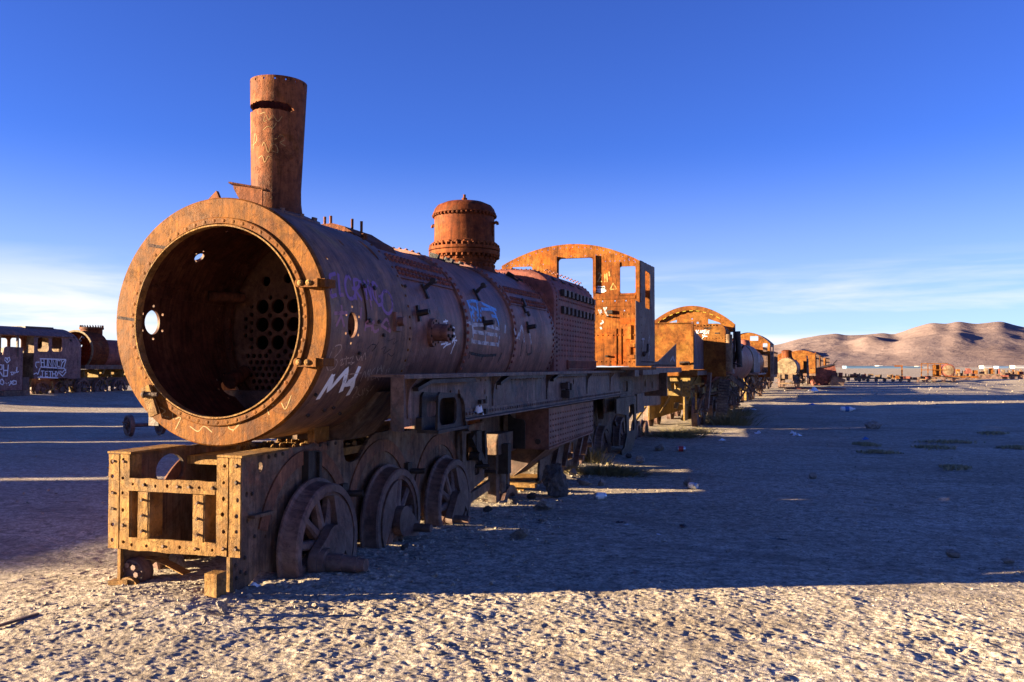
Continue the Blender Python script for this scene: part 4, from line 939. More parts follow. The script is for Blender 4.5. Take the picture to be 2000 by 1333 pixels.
for k, (yy, zz) in enumerate(((6.5, .12), (7.2, .2), (7.9, .10), (8.5, .25))):
    s = MB(); s.bar((.70, yy, zz-.15), (.74, yy+.25, zz+.30), .07, .05); s.tube((.66, yy+.1, zz), (.82, yy+.1, zz), .04, .04, 10); s.build('brake_hanger', 'wheel', loco)
s = MB(); s.box((-.40, 4.0, .95), (.40, 9.6, 1.0)); s.build('frame_top_plate', 'frame', loco)
for sg in (1, -1):
    s = MB(); s.plate([(7.9, .30), (8.5, .05), (13.6, .05), (13.6, 1.36), (9.62, 1.36), (7.9, .94)], [circle(8.9, .62, .07, n=10), circle(11.6, .70, .06, n=10), rrect(12.9, .5, 13.3, .8, .05)], .03, YZ(.47*sg)); s.build('rear_frame_plate', 'frame', loco)
rq = random.Random(77)
for k in range(11):
    s = MB(); p = Vector((rq.uniform(.5, .60), rq.uniform(8.0, 13.4), rq.uniform(.25, 1.2))); d = Vector((rq.uniform(-.3, .3), rq.uniform(-1, 1), rq.uniform(-1, 1))).normalized()*rq.uniform(.15, .5)
    s.bar(p-d, p+d, rq.uniform(.04, .10), rq.uniform(.03, .08)); s.build('spring_rigging', 'wheel' if k % 3 else 'frame', loco)
# ---- rear hanger with window, rear frame
s = MB(); s.plate([(9.75, .95), (11.4, .95), (11.75, .86), (11.78, .2), (11.5, .05), (11.2, -.10), (10.8, -.16), (10.3, -.10), (10.25, .0), (10.5, .05), (10.75, .25), (10.7, .62), (9.75, .70)], [rrect(10.98, .30, 11.55, .80, .07)], .03, YZ(.98)); s.build('hanger_casting', 'black', loco)
s = MB(); s.plate([(10.0, .98), (11.1, .98), (11.35, 1.05), (11.25, 1.25), (10.9, 1.34), (10.0, 1.34)], [rrect(10.25, 1.06, 10.75, 1.25, .05)], .03, YZ(1.0)); s.build('rear_bracket', 'black', loco)
for sg in (1, -1):
    s = MB(); s.box((.60*sg-.02, 9.6, .50), (.60*sg+.02, 16.3, 1.38)) if sg < 0 else s.plate([(9.62, .70), (12.0, .72), (13.0, .95), (16.3, .95), (16.3, 1.38), (9.62, 1.38)], [circle(14, 1.15, .1), circle(15, 1.1, .08)], .03, YZ(.80)); s.build('rear_frame', 'frame', loco)
s = MB(); s.box((-1.0, 16.1, .80), (1.0, 16.25, 1.37)); s.box((.70, 12.7, .55), (.86, 13.6, .95)); s.bar((.82, 12.4, .80), (.82, 16.2, .70), .04, .22); s.build('rear_beam', 'board', loco)

# ---- painted and scratched writing
def rbn(y): return barrel_at(y)
def strokes(name, mat, lists, w, org=(600, 480), sc=.225, parent=loco, curved=True):
    mb = MB()
    for L in lists:
        pts = []; nr = {}
        L2 = smoothpts([(x, y, 0) for x, y in L], 4) if curved else [Vector((x, y, 0)) for x, y in L]
        P = []
        for a, b in zip(L2, L2[1:]):
            k = max(1, int((b-a).length/22))
            P += [a.lerp(b, i/k) for i in range(k)]
        P.append(L2[-1])
        for q in P:
            y, a, r_, zc = BP(org[0]+q[0]*sc, org[1]+q[1]*sc)
            if abs(y-PATCH[0]) < .104 and abs(a-PATCH[1])*RS < .158: r_ += .0135
            pts.append(Vector((r_*math.cos(a), y, zc + r_*math.sin(a))))
        ribbon(mb, pts, w, lambda p: (p.x, 0, p.z-1.84), False)
    return mb.build(name, mat, parent, smooth=0, kind='stuff')
strokes('purple_letters', 'p_purple', [[(246, 242), (192, 262)], [(194, 260), (208, 446)], [(206, 444), (254, 428)], [(200, 354), (238, 330)], [(268, 243), (282, 428)], [(280, 428), (316, 426)], [(400, 300), (425, 474)], [(415, 385), (474, 474)], [(455, 300), (490, 404)], [(502, 474), (492, 300)], [(492, 302), (546, 482)], [(544, 480), (526, 296)]], .028, curved=False)
strokes('purple_letters', 'p_purple', [[(378, 300), (350, 262), (328, 320), (340, 410), (372, 462), (412, 440), (412, 380), (388, 374)], [(400, 300), (438, 298), (450, 345), (415, 387)],
    [(608, 360), (575, 320), (552, 370), (565, 455), (610, 515), (650, 500), (645, 445), (618, 448)], [(655, 405), (690, 398), (725, 445), (738, 520), (722, 580), (690, 588), (655, 540), (645, 470), (655, 405)]], .028)
strokes('pink_letters', 'p_pink', [[(296, 518), (294, 600), (250, 700)], [(294, 605), (322, 708)], [(234, 588), (348, 584)], [(500, 740), (512, 660), (545, 655), (562, 740)], [(505, 700), (560, 690)], [(560, 650), (580, 745), (622, 730)],
    [(640, 700), (690, 640), (722, 748)], [(640, 690), (722, 750)], [(198, 300), (207, 440)], [(282, 425), (314, 428)], [(470, 540), (460, 640)], [(530, 470), (545, 560)], [(575, 400), (590, 490)]], .024)
strokes('white_m_letters', 'p_white', [[(90, 1335), (150, 1240), (225, 1120)], [(225, 1120), (185, 1255), (270, 1160), (345, 1075), (320, 1190), (290, 1270)], [(455, 1048), (410, 1150), (330, 1205), (405, 1190)], [(405, 1140), (390, 1230), (350, 1300)]], .05, curved=False)
strokes('scratched_names', 'scratch', [[(182, 1085), (168, 1040), (195, 960), (235, 880), (290, 862), (290, 905), (225, 985)], [(225, 985), (262, 1000), (240, 1060), (195, 1085)], [(285, 1000), (310, 985), (290, 1040), (320, 1020)], [(340, 960), (335, 1040)], [(320, 985), (362, 975)], [(370, 980), (400, 960), (375, 1030), (410, 1010)], [(425, 960), (440, 1000), (470, 960), (475, 1000), (500, 930), (505, 990)],
    [(350, 1020), (395, 1015)], [(375, 1020), (350, 1140), (365, 1175)], [(330, 1120), (470, 1105)], [(460, 1180), (500, 1090), (505, 1150), (535, 1075), (520, 1175)], [(550, 1070), (530, 1170)], [(590, 1060), (560, 1100), (555, 1165), (585, 1150)], [(615, 1050), (590, 1160)], [(635, 1060), (600, 1110), (620, 1170)], [(640, 1040), (645, 1090), (670, 1040), (630, 1150)], [(690, 1075), (680, 1110)], [(712, 1065), (705, 1100)],
    [(405, 1240), (430, 1225), (425, 1270), (390, 1320), (440, 1310)], [(460, 1240), (440, 1290), (470, 1295), (480, 1250), (460, 1240)], [(500, 1235), (480, 1300)], [(535, 1215), (510, 1250), (530, 1265), (510, 1300)], [(545, 1260), (575, 1215)]], .009)
strokes('dark_scribble', 'p_black', [[(520, 900), (560, 860), (600, 870), (560, 920), (620, 840)], [(640, 900), (680, 880), (660, 940), (720, 900)], [(700, 830), (760, 810), (740, 860), (790, 820)], [(690, 1000), (700, 940), (730, 960), (760, 930)]], .007)
strokes('white_tag', 'p_white', [[(1200, 640), (1208, 690)], [(1180, 662), (1222, 655)], [(1222, 690), (1215, 760), (1260, 770), (1212, 850)], [(1230, 700), (1280, 712), (1235, 740), (1282, 770)], [(1278, 712), (1270, 775), (1225, 720)], [(1205, 790), (1225, 820), (1255, 800), (1255, 770)], [(1140, 830), (1190, 820)], [(1160, 858), (1200, 850)], [(1180, 890), (1205, 865), (1245, 850)], [(1192, 800), (1210, 860)], [(1265, 780), (1280, 850)], [(1240, 820), (1300, 825)], [(1255, 845), (1290, 790)], [(1285, 840), (1262, 890), (1245, 940)]], .016, curved=False)
strokes('blue_flag_paint', 'p_blue', [[(1385, 490), (1470, 485), (1640, 560)], [(1400, 500), (1430, 640)], [(1395, 510), (1440, 560), (1420, 600)], [(1470, 490), (1490, 640)], [(1430, 530), (1470, 560)], [(1510, 550), (1600, 560), (1640, 600)], [(1625, 570), (1665, 690)], [(1640, 620), (1600, 610)]] + [[(1440+30*(k % 3), 560+40*(k//3)), (1450+30*(k % 3), 575+40*(k//3))] for k in range(9)], .035)
strokes('white_flag_paint', 'p_faint', [[(1365, 690), (1430, 670)], [(1425, 640), (1440, 760), (1425, 830)], [(1430, 690), (1540, 690), (1660, 725)], [(1435, 745), (1550, 765), (1665, 780)], [(1425, 830), (1560, 850), (1660, 860)], [(1660, 690), (1668, 780), (1655, 880)], [(1548, 740), (1545, 860)], [(1720, 690), (1715, 760)], [(1795, 720), (1820, 800), (1862, 700)], [(1838, 815), (1862, 700), (1885, 840)], [(1930, 760), (1945, 860)]], .038)
strokes('black_flag_paint', 'p_black', [[(1400, 930), (1520, 955), (1640, 950)], [(1410, 950), (1400, 985)], [(1520, 960), (1505, 1010)], [(1610, 950), (1600, 1000)], [(1690, 930), (1650, 1015)], [(1870, 820), (1850, 960)], [(1900, 860), (1905, 940), (1945, 930), (1945, 850)], [(1780, 910), (1770, 970)], [(880, 880), (890, 930)]], .03)
def flat_strokes(name, mat, lists, w, ax, v, nrm, org, sc, parent=loco):
    mb = MB()
    for L in lists: ribbon(mb, [at(org[0]+x*sc, org[1]+y*sc, ax, v) for x, y in L], w, lambda p: nrm, False)
    return mb.build(name, mat, parent, smooth=0)
o7, s7 = (960, 450), .225
flat_strokes('cab_white_tag', 'p_white', [[(912, 490), (912, 540)], [(928, 485), (930, 540)], [(944, 485), (944, 545)], [(958, 490), (960, 542)], [(975, 485), (975, 540)], [(905, 525), (995, 525)], [(908, 500), (985, 500)]], .03, 'y', CY-.008, (0, -1, 0), o7, s7)
flat_strokes('cab_yellow_triangle', 'p_yellow', [[(1030, 515), (1055, 460), (1088, 510), (1030, 515)], [(920, 390), (935, 370), (950, 390), (920, 450), (960, 445)], [(985, 380), (985, 450)], [(1000, 370), (1005, 450)], [(1020, 360), (1025, 400)]], .025, 'y', CY-.008, (0, -1, 0), o7, s7)
flat_strokes('cab_letters', 'p_faint', [[(930, 690), (945, 735), (950, 690)], [(975, 670), (985, 705), (998, 668)], [(985, 705), (1010, 742)], [(960, 780), (970, 800), (945, 815)], [(945, 840), (955, 860)]], .03, 'y', CY-.008, (0, -1, 0), o7, s7)
flat_strokes('cab_side_letters', 'p_faint', [[(1305, 945), (1330, 945)], [(1318, 945), (1312, 1080)], [(1372, 910), (1362, 990), (1375, 1010), (1362, 1110)]], .035, 'x', 1.313, (1, 0, 0), o7, s7)
flat_strokes('bunker_scrawl', 'p_faint', [[(1552, 1140), (1570, 1100), (1582, 1130)], [(1575, 1095), (1590, 1140), (1595, 1100)]], .05, 'x', 1.252, (1, 0, 0), o7, s7)
mb = MB(); fr = [[(345, 1125), (350, 1180), (385, 1170), (360, 1230)], [(640, 1180), (620, 1220), (650, 1230), (690, 1180), (640, 1240)], [(820, 1160), (810, 1120), (845, 1110)], [(880, 1100), (900, 1130), (930, 1060)], [(430, 1215), (470, 1240), (500, 1215), (540, 1245)], [(280, 1120), (310, 1140), (290, 1160), (330, 1170)]]
for L in fr: ribbon(mb, [at(200+x*.3975, 350+y*.3975, 'y', -.017) for x, y in L], .007, lambda p: (0, -1, 0))
mb.build('ring_scratches', 'p_yscratch', loco, smooth=0)
mb = MB()
def chp(px, py):
    d = ray(px, py); o = CAM - Vector((.01, .723, 0)); rr = .208; a = d.x**2+d.y**2; b = 2*(o.x*d.x+o.y*d.y); c = o.x**2+o.y**2-rr*rr
    p = CAM + d*((-b-math.sqrt(max(b*b-4*a*c, 0)))/(2*a)); h = (p.z-2.665-.24)/.96; r_ = .1945+.029*h
    ax = Vector((-.003 + (p.z-2.665)*.0192, .723, p.z)); dd = (p-ax).normalized(); return ax + dd*r_
for L in [[(370, 430), (410, 420), (400, 490), (460, 460)], [(420, 440), (440, 480), (470, 440), (510, 490), (545, 450)], [(390, 560), (430, 530), (470, 545), (500, 500)], [(310, 710), (325, 590), (340, 640), (310, 680)], [(380, 690), (400, 660), (430, 740), (460, 670), (500, 690), (510, 740), (470, 730)], [(430, 640), (500, 630)], [(500, 620), (540, 600), (565, 640), (530, 660), (575, 690)], [(350, 790), (380, 770), (400, 820), (430, 770), (460, 800)]]:
    ribbon(mb, [chp(420+x*.24, 120+y*.24) for x, y in L], .005, lambda p: (p.x, p.y-.723, 0))
mb.build('chimney_scratches', 'p_yscratch', loco, smooth=0)
# ================================================================== the line of wrecks behind
def atl(px, py, root, ax, v):
    m = Matrix.Translation(root.location) @ root.rotation_euler.to_matrix().to_4x4(); i = m.inverted()
    o = i @ CAM; d = i.to_3x3() @ ray(px, py); k = 'xyz'.index(ax); return o + d*((v - o[k])/d[k])
def lwheel(root, x, y, z, sc=1.0, rot=0, sg=1):
    c = copy_tree(wp, root); c.location = (x*sg, y, z); c.rotation_euler = (R(rot), 0, 0 if sg > 0 else PI); c.scale = (1, sc, sc); return c
def arch_pts(hw, zs, rise, n=20): return [(x, zs + rise*(1 - (x/hw)**2)) for x in np.linspace(hw, -hw, n)]
def section_body(mb, S0, S1, y0, y1, caps=True):
    L = len(S0); mb.add([(x, y0, z) for x, z in S0] + [(x, y1, z) for x, z in S1], [(i, i+1, L+i+1, L+i) for i in range(L-1)] + ([tuple(range(L)), tuple(range(L, 2*L))[::-1]] if caps else []))
def debris(root, n, box, mat, seed, sz=(.05, .3)):
    rs = random.Random(seed); (x0, y0, z0), (x1, y1, z1) = box
    for k in range(n):
        s = MB(); p = Vector((rs.uniform(x0, x1), rs.uniform(y0, y1), rs.uniform(z0, z1))); d = Vector((rs.uniform(-1, 1), rs.uniform(-1, 1), rs.uniform(-1.4, 1.4))).normalized()*rs.uniform(*sz)*2
        s.bar(p-d/2, p+d/2, rs.uniform(.03, .10), rs.uniform(.02, .06)); s.build('hanging_iron', mat, root)
M['orange'] = rust('rust_orange', (.19, .058, .012), (.34, .12, .024), (.45, .21, .05), .8, patch=(.38, .17, .03), patch_amt=.05, streak=.35, seed=51, gain=.55)
M['pale'] = rust('rust_pale', (.20, .13, .085), (.32, .22, .14), (.40, .30, .20), 1.2, streak=.3, seed=55, gain=.62)
M['greyblue'] = rust('old_grey_sheet', (.10, .085, .09), (.19, .165, .165), (.28, .25, .24), 1.3, patch=(.16, .08, .055), patch_amt=-.02, streak=.6, seed=58)
M['yellowed'] = rust('rust_yellowed', (.28, .17, .055), (.40, .27, .09), (.50, .36, .15), 1.4, streak=.3, seed=61, dust=.3, gain=.66)
M['tan_tank'] = rust('tan_sheet', (.26, .19, .115), (.36, .275, .17), (.43, .34, .23), .8, patch=(.30, .19, .10), patch_amt=-.01, streak=.3, seed=64, gain=.62)

# ---- second engine, tail towards us, with its bunker plate in front
v2 = empty('wrecked_engine', (.82, 17.3, 0), -R(1.5), 'orange engine with flat bunker plate and bare roof arch, right behind the big locomotive', 'locomotive', 'wrecks in the main row')
c0 = atl(1355, 632, v2, 'y', 0); c1 = atl(1355, 722, v2, 'y', 0); UX = c0.x
s = MB(); s.plate([(-.95, c1.z), (UX, c1.z), (UX, c0.z), (-.95, c0.z+.02)], [circle(UX-.06, c0.z-.05, .014, n=6), circle(-.3, c0.z-.08, .014, n=6)], .012, XZ(0)); bp = s.build('bunker_plate', 'orange', v2)
s = MB(); s.box((-.95, -.05, c0.z+.005), (UX, .03, c0.z+.03)); s.box((UX-.06, -.04, c1.z), (UX-.01, -.008, c0.z)); s.build('plate_edging', 'orange', bp)
s = MB(); h = atl(1338, 712, v2, 'y', -.1); s.path([(h.x-.12, -.02, h.z), (h.x-.12, -.12, h.z+.05), (h.x+.1, -.12, h.z+.05), (h.x+.1, -.02, h.z)], .025); s.build('plate_handle', 'black', bp)
pts = [atl(px, py, v2, 'x', UX) for px, py in ((1356, 646), (1361, 652), (1404, 697), (1405, 722), (1355, 722))]
s = MB(); s.plate([(p.y, p.z) for p in pts], [rrect(pts[3].y-1.35, c1.z+.05, pts[3].y-1.1, c1.z+.25, .02)], .012, YZ(UX)); sh = s.build('sloped_side_sheet', 'greyblue', v2)
M['streaky'] = rust('streaked_grey_sheet', (.04, .035, .045), (.10, .085, .10), (.24, .21, .25), 1.4, streak=.85, seed=71); sh.data.materials[0] = M['streaky']
s = MB(); s.box((-1.1, -.22, c1.z-.16), (UX+.10, -.08, c1.z-.03)); s.box((-1.1, -.10, c1.z-.03), (UX+.12, pts[3].y+.3, c1.z-.012)); s.build('platform', 'orange', v2)
s = MB(); s.box((UX+.03, -.06, c1.z-.15), (UX+.10, pts[3].y+.2, c1.z-.04)); s.build('platform_sill', 'board', v2)
FY = 1.9; a = atl(1357, 628, v2, 'y', FY); b = atl(1417, 632, v2, 'y', FY); top = b.z; ux1 = b.x
S = [(ux1, c1.z-.2), (ux1, top-.22)] + [(ux1-.22+.22*math.cos(t), top-.22+.22*math.sin(t)) for t in np.linspace(.2, 1.57, 6)] + [(-.7, top)]; S += [(-.95, top-.3), (-.95, c1.z-.2)]
s = MB(); section_body(s, S, S, FY, FY+1.5); s.build('firebox', 'orange', v2)
s = MB(); rs = random.Random(3)
for k in range(16): s.dome((ux1-.03, FY-.004, c1.z+.05+k*(top-c1.z-.3)/16), (0, -1, 0), .014, .012)
for k in range(14): s.dome((ux1-.25-k*.085, FY-.004, top-.05+rs.uniform(-.01, .01)), (0, -1, 0), .016, .02); s.dome((ux1-.1-k*.085, FY-.004, top-.40), (0, -1, 0), .012, .01)
s.build('firebox_rivets', 'orange', v2, kind='stuff')
for k in range(5):
    s = MB(); x = ux1-.2-rs.random()*.6; z = top-.14-.14*(k % 2); s.box((x, FY-.01, z), (x+.12, FY-.003, z+.035)); s.build('burnt_hole', 'black', v2)
s = MB()
for L in ([(948, 618), (965, 690)], [(1000, 620), (965, 660), (1005, 690)], [(1010, 690), (1035, 622), (1055, 690)], [(1018, 665), (1050, 665)], [(1062, 690), (1062, 622), (1092, 630), (1064, 655), (1095, 690)], [(1135, 622), (1102, 622), (1102, 688), (1138, 688)], [(1102, 655), (1130, 655)], [(1148, 690), (1150, 622), (1180, 690), (1188, 622)], [(1065, 705), (1085, 745), (1105, 705)], [(1090, 735), (1055, 800)], [(1100, 735), (1160, 735)]):
    ribbon(s, [atl(1260+x*.105, 580+y*.105, v2, 'y', FY-.004) for x, y in L], .022, lambda p: (0, -1, 0), False)
s.build('white_lettering', 'p_white', v2, smooth=0)
# pipes and clutter down the right flank of the firebox, boiler behind
s = MB(); s.lathe([(.30, FY+1.5), (.82, FY+1.5), (.82, FY+1.52), (.80, FY+1.55), (.80, FY+4.6), (.92, FY+4.6), (.92, FY+4.75), (.84, FY+4.8), (.84, FY+13.8), (.3, FY+13.8)], (.25, 0, 1.75), 'y', 48); bo = s.build('boiler', 'maroon', v2)
for dy in (3.1, 3.25, 4.0):
    s = MB(); s.lathe([(.80, FY+dy), (.95, FY+dy), (.95, FY+dy+.07), (.80, FY+dy+.07)], (.25, 0, 1.75), 'y', 48, closed=True); s.build('boiler_ring', 'pale', bo)
s = MB(); s.tube((ux1+.06, FY+.1, c1.z-.05), (ux1+.06, FY+.1, top-.3), .11, .11, 16); s.build('standpipe', 'pale', v2)
s = MB(); s.tube((ux1+.30, FY+.8, 1.5), (ux1+.25, FY+.8, 2.5), .08, .08, 12); s.build('standpipe', 'black', v2)
c = atl(1418, 728, v2, 'y', FY+.3); s = MB(); s.lathe([(0, .16), (.12, .15), (.20, .10), (.23, 0), (.23, -.03), (.15, -.06), (0, -.06)], c, 'z', 24); s.build('valve_cap', 'boiler', v2)
debris(v2, 9, ((ux1+.0, FY+.2, 1.45), (ux1+.36, FY+3.2, 2.25)), 'black', 12, (.06, .22))
s = MB(); a = atl(1425, 735, v2, 'y', FY+.5); s.bar(a, a + Vector((.35, .2, -.30)), .05, .12); s.build('bent_step', 'board', v2)
# bare roof arch with its cut-out sheet
AY = 3.3; la = atl(1350, 598, v2, 'y', AY); ra_ = atl(1436, 634, v2, 'y', AY); HW = ra_.x - la.x; zs = ra_.z; rise = la.z - zs; cxa = la.x
outer = [(cxa+x, zs+rise*(1-(x/HW)**2)) for x in np.linspace(HW, -HW, 26)]
inner = [(cxa+x, zs-.13+(rise)*(1-(x/(HW))**2)) for x in np.linspace(-HW+.04, HW-.04, 26)]
s = MB(); s.plate(outer + inner, [], .14, XZ(AY)); ar = s.build('roof_arch', 'orange', v2)
s = MB(); inn = [(cxa+x, zs-.13+rise*(1-(x/HW)**2)) for x in np.linspace(HW-.06, -HW+.06, 26)]
sheet = [(cxa-HW+.06, zs-.30), (cxa+HW-.06, zs-.22)] + inn
s.plate(sheet, [[(cxa-.95, zs-.16), (cxa-.42, zs-.16), (cxa-.42, zs+.16), (cxa-.62, zs+.10)], [(cxa+.48, zs-.02), (cxa+.86, zs-.02), (cxa+.80, zs+.06), (cxa+.48, zs+.17)], circle(cxa+.02, zs+.06, .035, n=10), circle(cxa+.18, zs+.06, .035, n=10), circle(cxa+.02, zs+.18, .02, n=8), circle(cxa-.30, zs-.08, .04, n=10)], .012, XZ(AY+.03)); s.build('arch_sheet', 'orange', v2)
s = MB()
for i in range(3, 23):
    a_, b_ = inner[i-1], inner[i]
    if i % 2: s.bar((a_[0], AY-.06, a_[1]-.012), (b_[0], AY-.06, b_[1]-.012), .012, .014)
s.build('yellow_paint_edge', paint('paint_bright_yellow', (.42, .33, .03), .34, 30), v2, kind='stuff')
for sg in (1, -1):
    s = MB(); s.box((cxa+sg*(HW-.03)-.03, AY-.06, 1.45), (cxa+sg*(HW-.03)+.03, AY+.06, zs)); s.build('arch_post', 'cabside', v2)
# chassis
f0 = atl(1283, 740, v2, 'y', -.1); f1 = atl(1348, 772, v2, 'y', -.1)
s = MB(); hl = [circle(f1.x-.42, f1.z+.22, .13, .08, 16)] + [circle(f1.x-.16+.10*i, f1.z+.10+.10*j, .028, n=8) for i in range(2) for j in range(3)]
s.plate([(f0.x-.5, f1.z+.02), (f1.x, f1.z-.04), (f1.x, c1.z-.17), (f0.x-.5, c1.z-.17)], hl, .03, XZ(-.05)); s.build('end_plate', 'yellowed', v2)
for xx in (.45, -.45):
    s = MB(); s.plate([(0, .14), (15.6, .14), (15.6, 1.15), (0, 1.25)], [circle(1+k*1.1, .9, .16, n=14) for k in range(13)], .04, YZ(xx)); s.build('chassis_plate', 'yellowed', v2)
for k, y in enumerate((1.0, 2.2, 4.6, 6.0, 8.0, 9.4, 11.5, 13.0)):
    for sg in (1, -1): lwheel(v2, .70, y, .28+.03*(k % 2), .9, 40*k+20, sg)
debris(v2, 60, ((.3, -.4, .25), (.95, 14.5, 1.2)), 'frame', 31, (.10, .4)); debris(v2, 18, ((-.6, -.5, .3), (.8, 1.0, 1.1)), 'yellowed', 32, (.08, .3))
s = MB(); s.bar((.92, 1.55, 1.35), (.86, 1.35, .40), .10, .08); s.build('hanging_bar', 'board', v2)
s = MB(); a = atl(1417, 742, v2, 'y', 4.2); M4 = Matrix.Translation(a) @ Matrix.Rotation(R(6), 4, 'Y')
s.box((-.16, -.10, -1.05), (.14, -.06, 0), M4); rp = s.build('ribbed_sheet', 'streaky', v2)
s = MB()
for k in range(12): s.box((-.17, -.135, -.08-k*.085), (.15, -.10, -.035-k*.085), M4)
s.build('sheet_ribs', 'greyblue', rp, kind='stuff')

# ---- third: tank engine facing us, with tan side tank and arched cab
v3 = empty('tank_engine', (1.15, 37.0, 0), -R(3.5), 'engine with a pale tan rounded side tank and arched cab, third in the main row', 'locomotive', 'wrecks in the main row')
a = atl(1447, 690, v3, 'y', 0); b = atl(1472, 690, v3, 'y', 0); zt_ = atl(1458, 673, v3, 'y', 0).z; zb2 = atl(1472, 728, v3, 'y', 0).z
w = b.x - a.x; S = [(b.x, zb2), (b.x, zt_-.75)] + [(b.x-.55+.55*math.cos(t), zt_-.75+.75*math.sin(t)) for t in np.linspace(.1, 1.35, 9)] + [(a.x, zt_)]; S += [(a.x, zb2)]
s = MB(); section_body(s, S, S, 0, .012); fr_ = s.build('tank_front', 'tan_tank', v3)
s = MB(); section_body(s, [(x-(0.004 if x > a.x+.02 else 0), z) for x, z in S[:-2]], [(x-.004, z) for x, z in S[:-2]], .013, 3.0, False); tk = s.build('tank_side', 'greyblue', v3)
s = MB(); p = atl(1452, 712, v3, 'y', -.03); s.tube((p.x, -.005, p.z), (p.x, -.10, p.z), .15, .15, 20); s.build('tank_flange', 'tan_tank', fr_); s = MB(); s.tube((p.x, -.104, p.z), (p.x, -.11, p.z), .10, .10, 20); s.build('tank_port', 'black', fr_)
for y in (1.1, 1.9): s = MB(); section_body(s, [(x+.004, z+.002) for x, z in S[:-2]], [(x+.004, z+.002) for x, z in S[:-2]], y, y+.05, False); s.build('tank_band', 'black', tk)
s = MB(); s.box((a.x-.1, -.35, zb2-.10), (b.x+.25, 3.4, zb2-.03)); s.build('footplate', 'greyblue', v3)
s = MB()
for L in ([(0, .45), (.05, .9)], [(.1, .5), (.12, 1.0)], [(.05, .7), (.2, .8)], [(.2, .45), (.18, .95)]): ribbon(s, [Vector((b.x+.004, 2.3+q[0], zb2+q[1])) for q in L], .05, lambda p: (1, 0, 0), False)
s.build('white_scrawl', 'p_white', v3, smooth=0)
s = MB(); s.lathe([(.55, -1.15), (.80, -1.15), (.83, -1.10), (.83, -1.0), (.78, -.98), (.78, 6.8)], (.1, 0, 1.75), 'y', 48); b3 = s.build('boiler', 'boiler', v3)
s = MB(); s.lathe([(.70, -1.35), (.86, -1.35), (.86, -1.26), (.70, -1.26)], (.1, 0, 1.75), 'y', 48, closed=True); s.build('smokebox_ring', 'pale', v3)
s = MB(); s.lathe([(.79, -.4), (.90, -.4), (.90, -.1), (.79, -.1)], (.1, 0, 1.75), 'y', 48, closed=True); s.build('boiler_band', 'greyblue', v3)
s = MB(); s.lathe([(.32, 2.45), (.30, 2.75), (.26, 2.85), (0, 2.9)], (.2, 3.6, 0), 'z', 24); s.build('dome', 'maroon', v3)
cy3 = 6.9; A3 = atl(1465, 651, v3, 'y', cy3); E3 = atl(1504, 671, v3, 'y', cy3); hw = E3.x - .05; zsx = E3.z
out3 = [(-hw+.05, .95), (hw+.05, .95)] + [(.05+x, zsx + (A3.z-zsx)*(1-(x/hw)**2)*1.05) for x in np.linspace(hw, -hw, 20)]
w0 = atl(1465, 657, v3, 'y', cy3); w1_ = atl(1481, 666, v3, 'y', cy3); w2 = atl(1490, 671, v3, 'y', cy3); w3 = atl(1499, 680, v3, 'y', cy3)
s = MB(); s.plate(out3, [rrect(w0.x, w1_.z, w1_.x, w0.z, .03), rrect(w2.x, w3.z-.2, w3.x, w2.z, .05), rrect(w2.x-.1, 1.2, w3.x, 2.2, .03)], .012, XZ(cy3)); s.build('cab_front_sheet', 'orange', v3)
for sg in (1, -1):
    s = MB(); s.plate([(cy3+.01, .9), (cy3+2.3, .9), (cy3+2.3, zsx), (cy3+.01, zsx)], [rrect(cy3+.55, 1.9, cy3+1.6, zsx-.18, .08)], .012, YZ(.05+hw*sg)); s.build('cab_side_sheet', 'cabside', v3)
s = MB(); section_body(s, [(.05+x, zsx+.005+(A3.z-zsx)*1.05*(1-(x/hw)**2)) for x in np.linspace(hw+.04, -hw-.04, 16)], [(.05+x, zsx+.005+(A3.z-zsx)*1.05*(1-(x/hw)**2)) for x in np.linspace(hw+.04, -hw-.04, 16)], cy3-.06, cy3+2.5, False); s.build('cab_roof', 'cabside', v3)
s = MB(); s.bar((hw+.10, cy3+.4, 2.3), (hw+.12, cy3+.5, .75), .16, .05); s.build('grab_post', 'greyblue', v3)
for xx in (.45, -.45):
    s = MB(); s.plate([(-1.2, .45), (9, .45), (9, 1.1), (-1.2, 1.1)], [circle(k*1.3, .75, .18, n=12) for k in range(7)], .04, YZ(xx)); s.build('chassis_plate', 'frame', v3)
for k, y in enumerate((-.6, .7, 2.1, 3.6, 7.6)):
    for sg in (1, -1): lwheel(v3, .68, y, .3, .9, 37*k, sg)
s = MB(); s.tube((.75, -.2, .35), (.75, -.2, 1.25), .07, .07, 12); s.build('support_post', 'board', v3)
s = MB(); s.tube((.55, .9, .9), (.55, 2.2, .9), .30, .30, 20); s.build('cylinder_block', 'frame', v3)
debris(v3, 45, ((.4, -1.3, .25), (1.05, 8.5, 1.15)), 'frame', 41, (.10, .4)); debris(v3, 22, ((.1, -1.3, .25), (.9, 5, 1.1)), 'yellowed', 42, (.08, .28))
s = MB(); s.box((.7, -1.0, .0), (.8, -.9, .55)); s.box((.68, -1.02, .55), (.84, -.86, .66)); s.build('prop_stack', 'yellowed', v3)

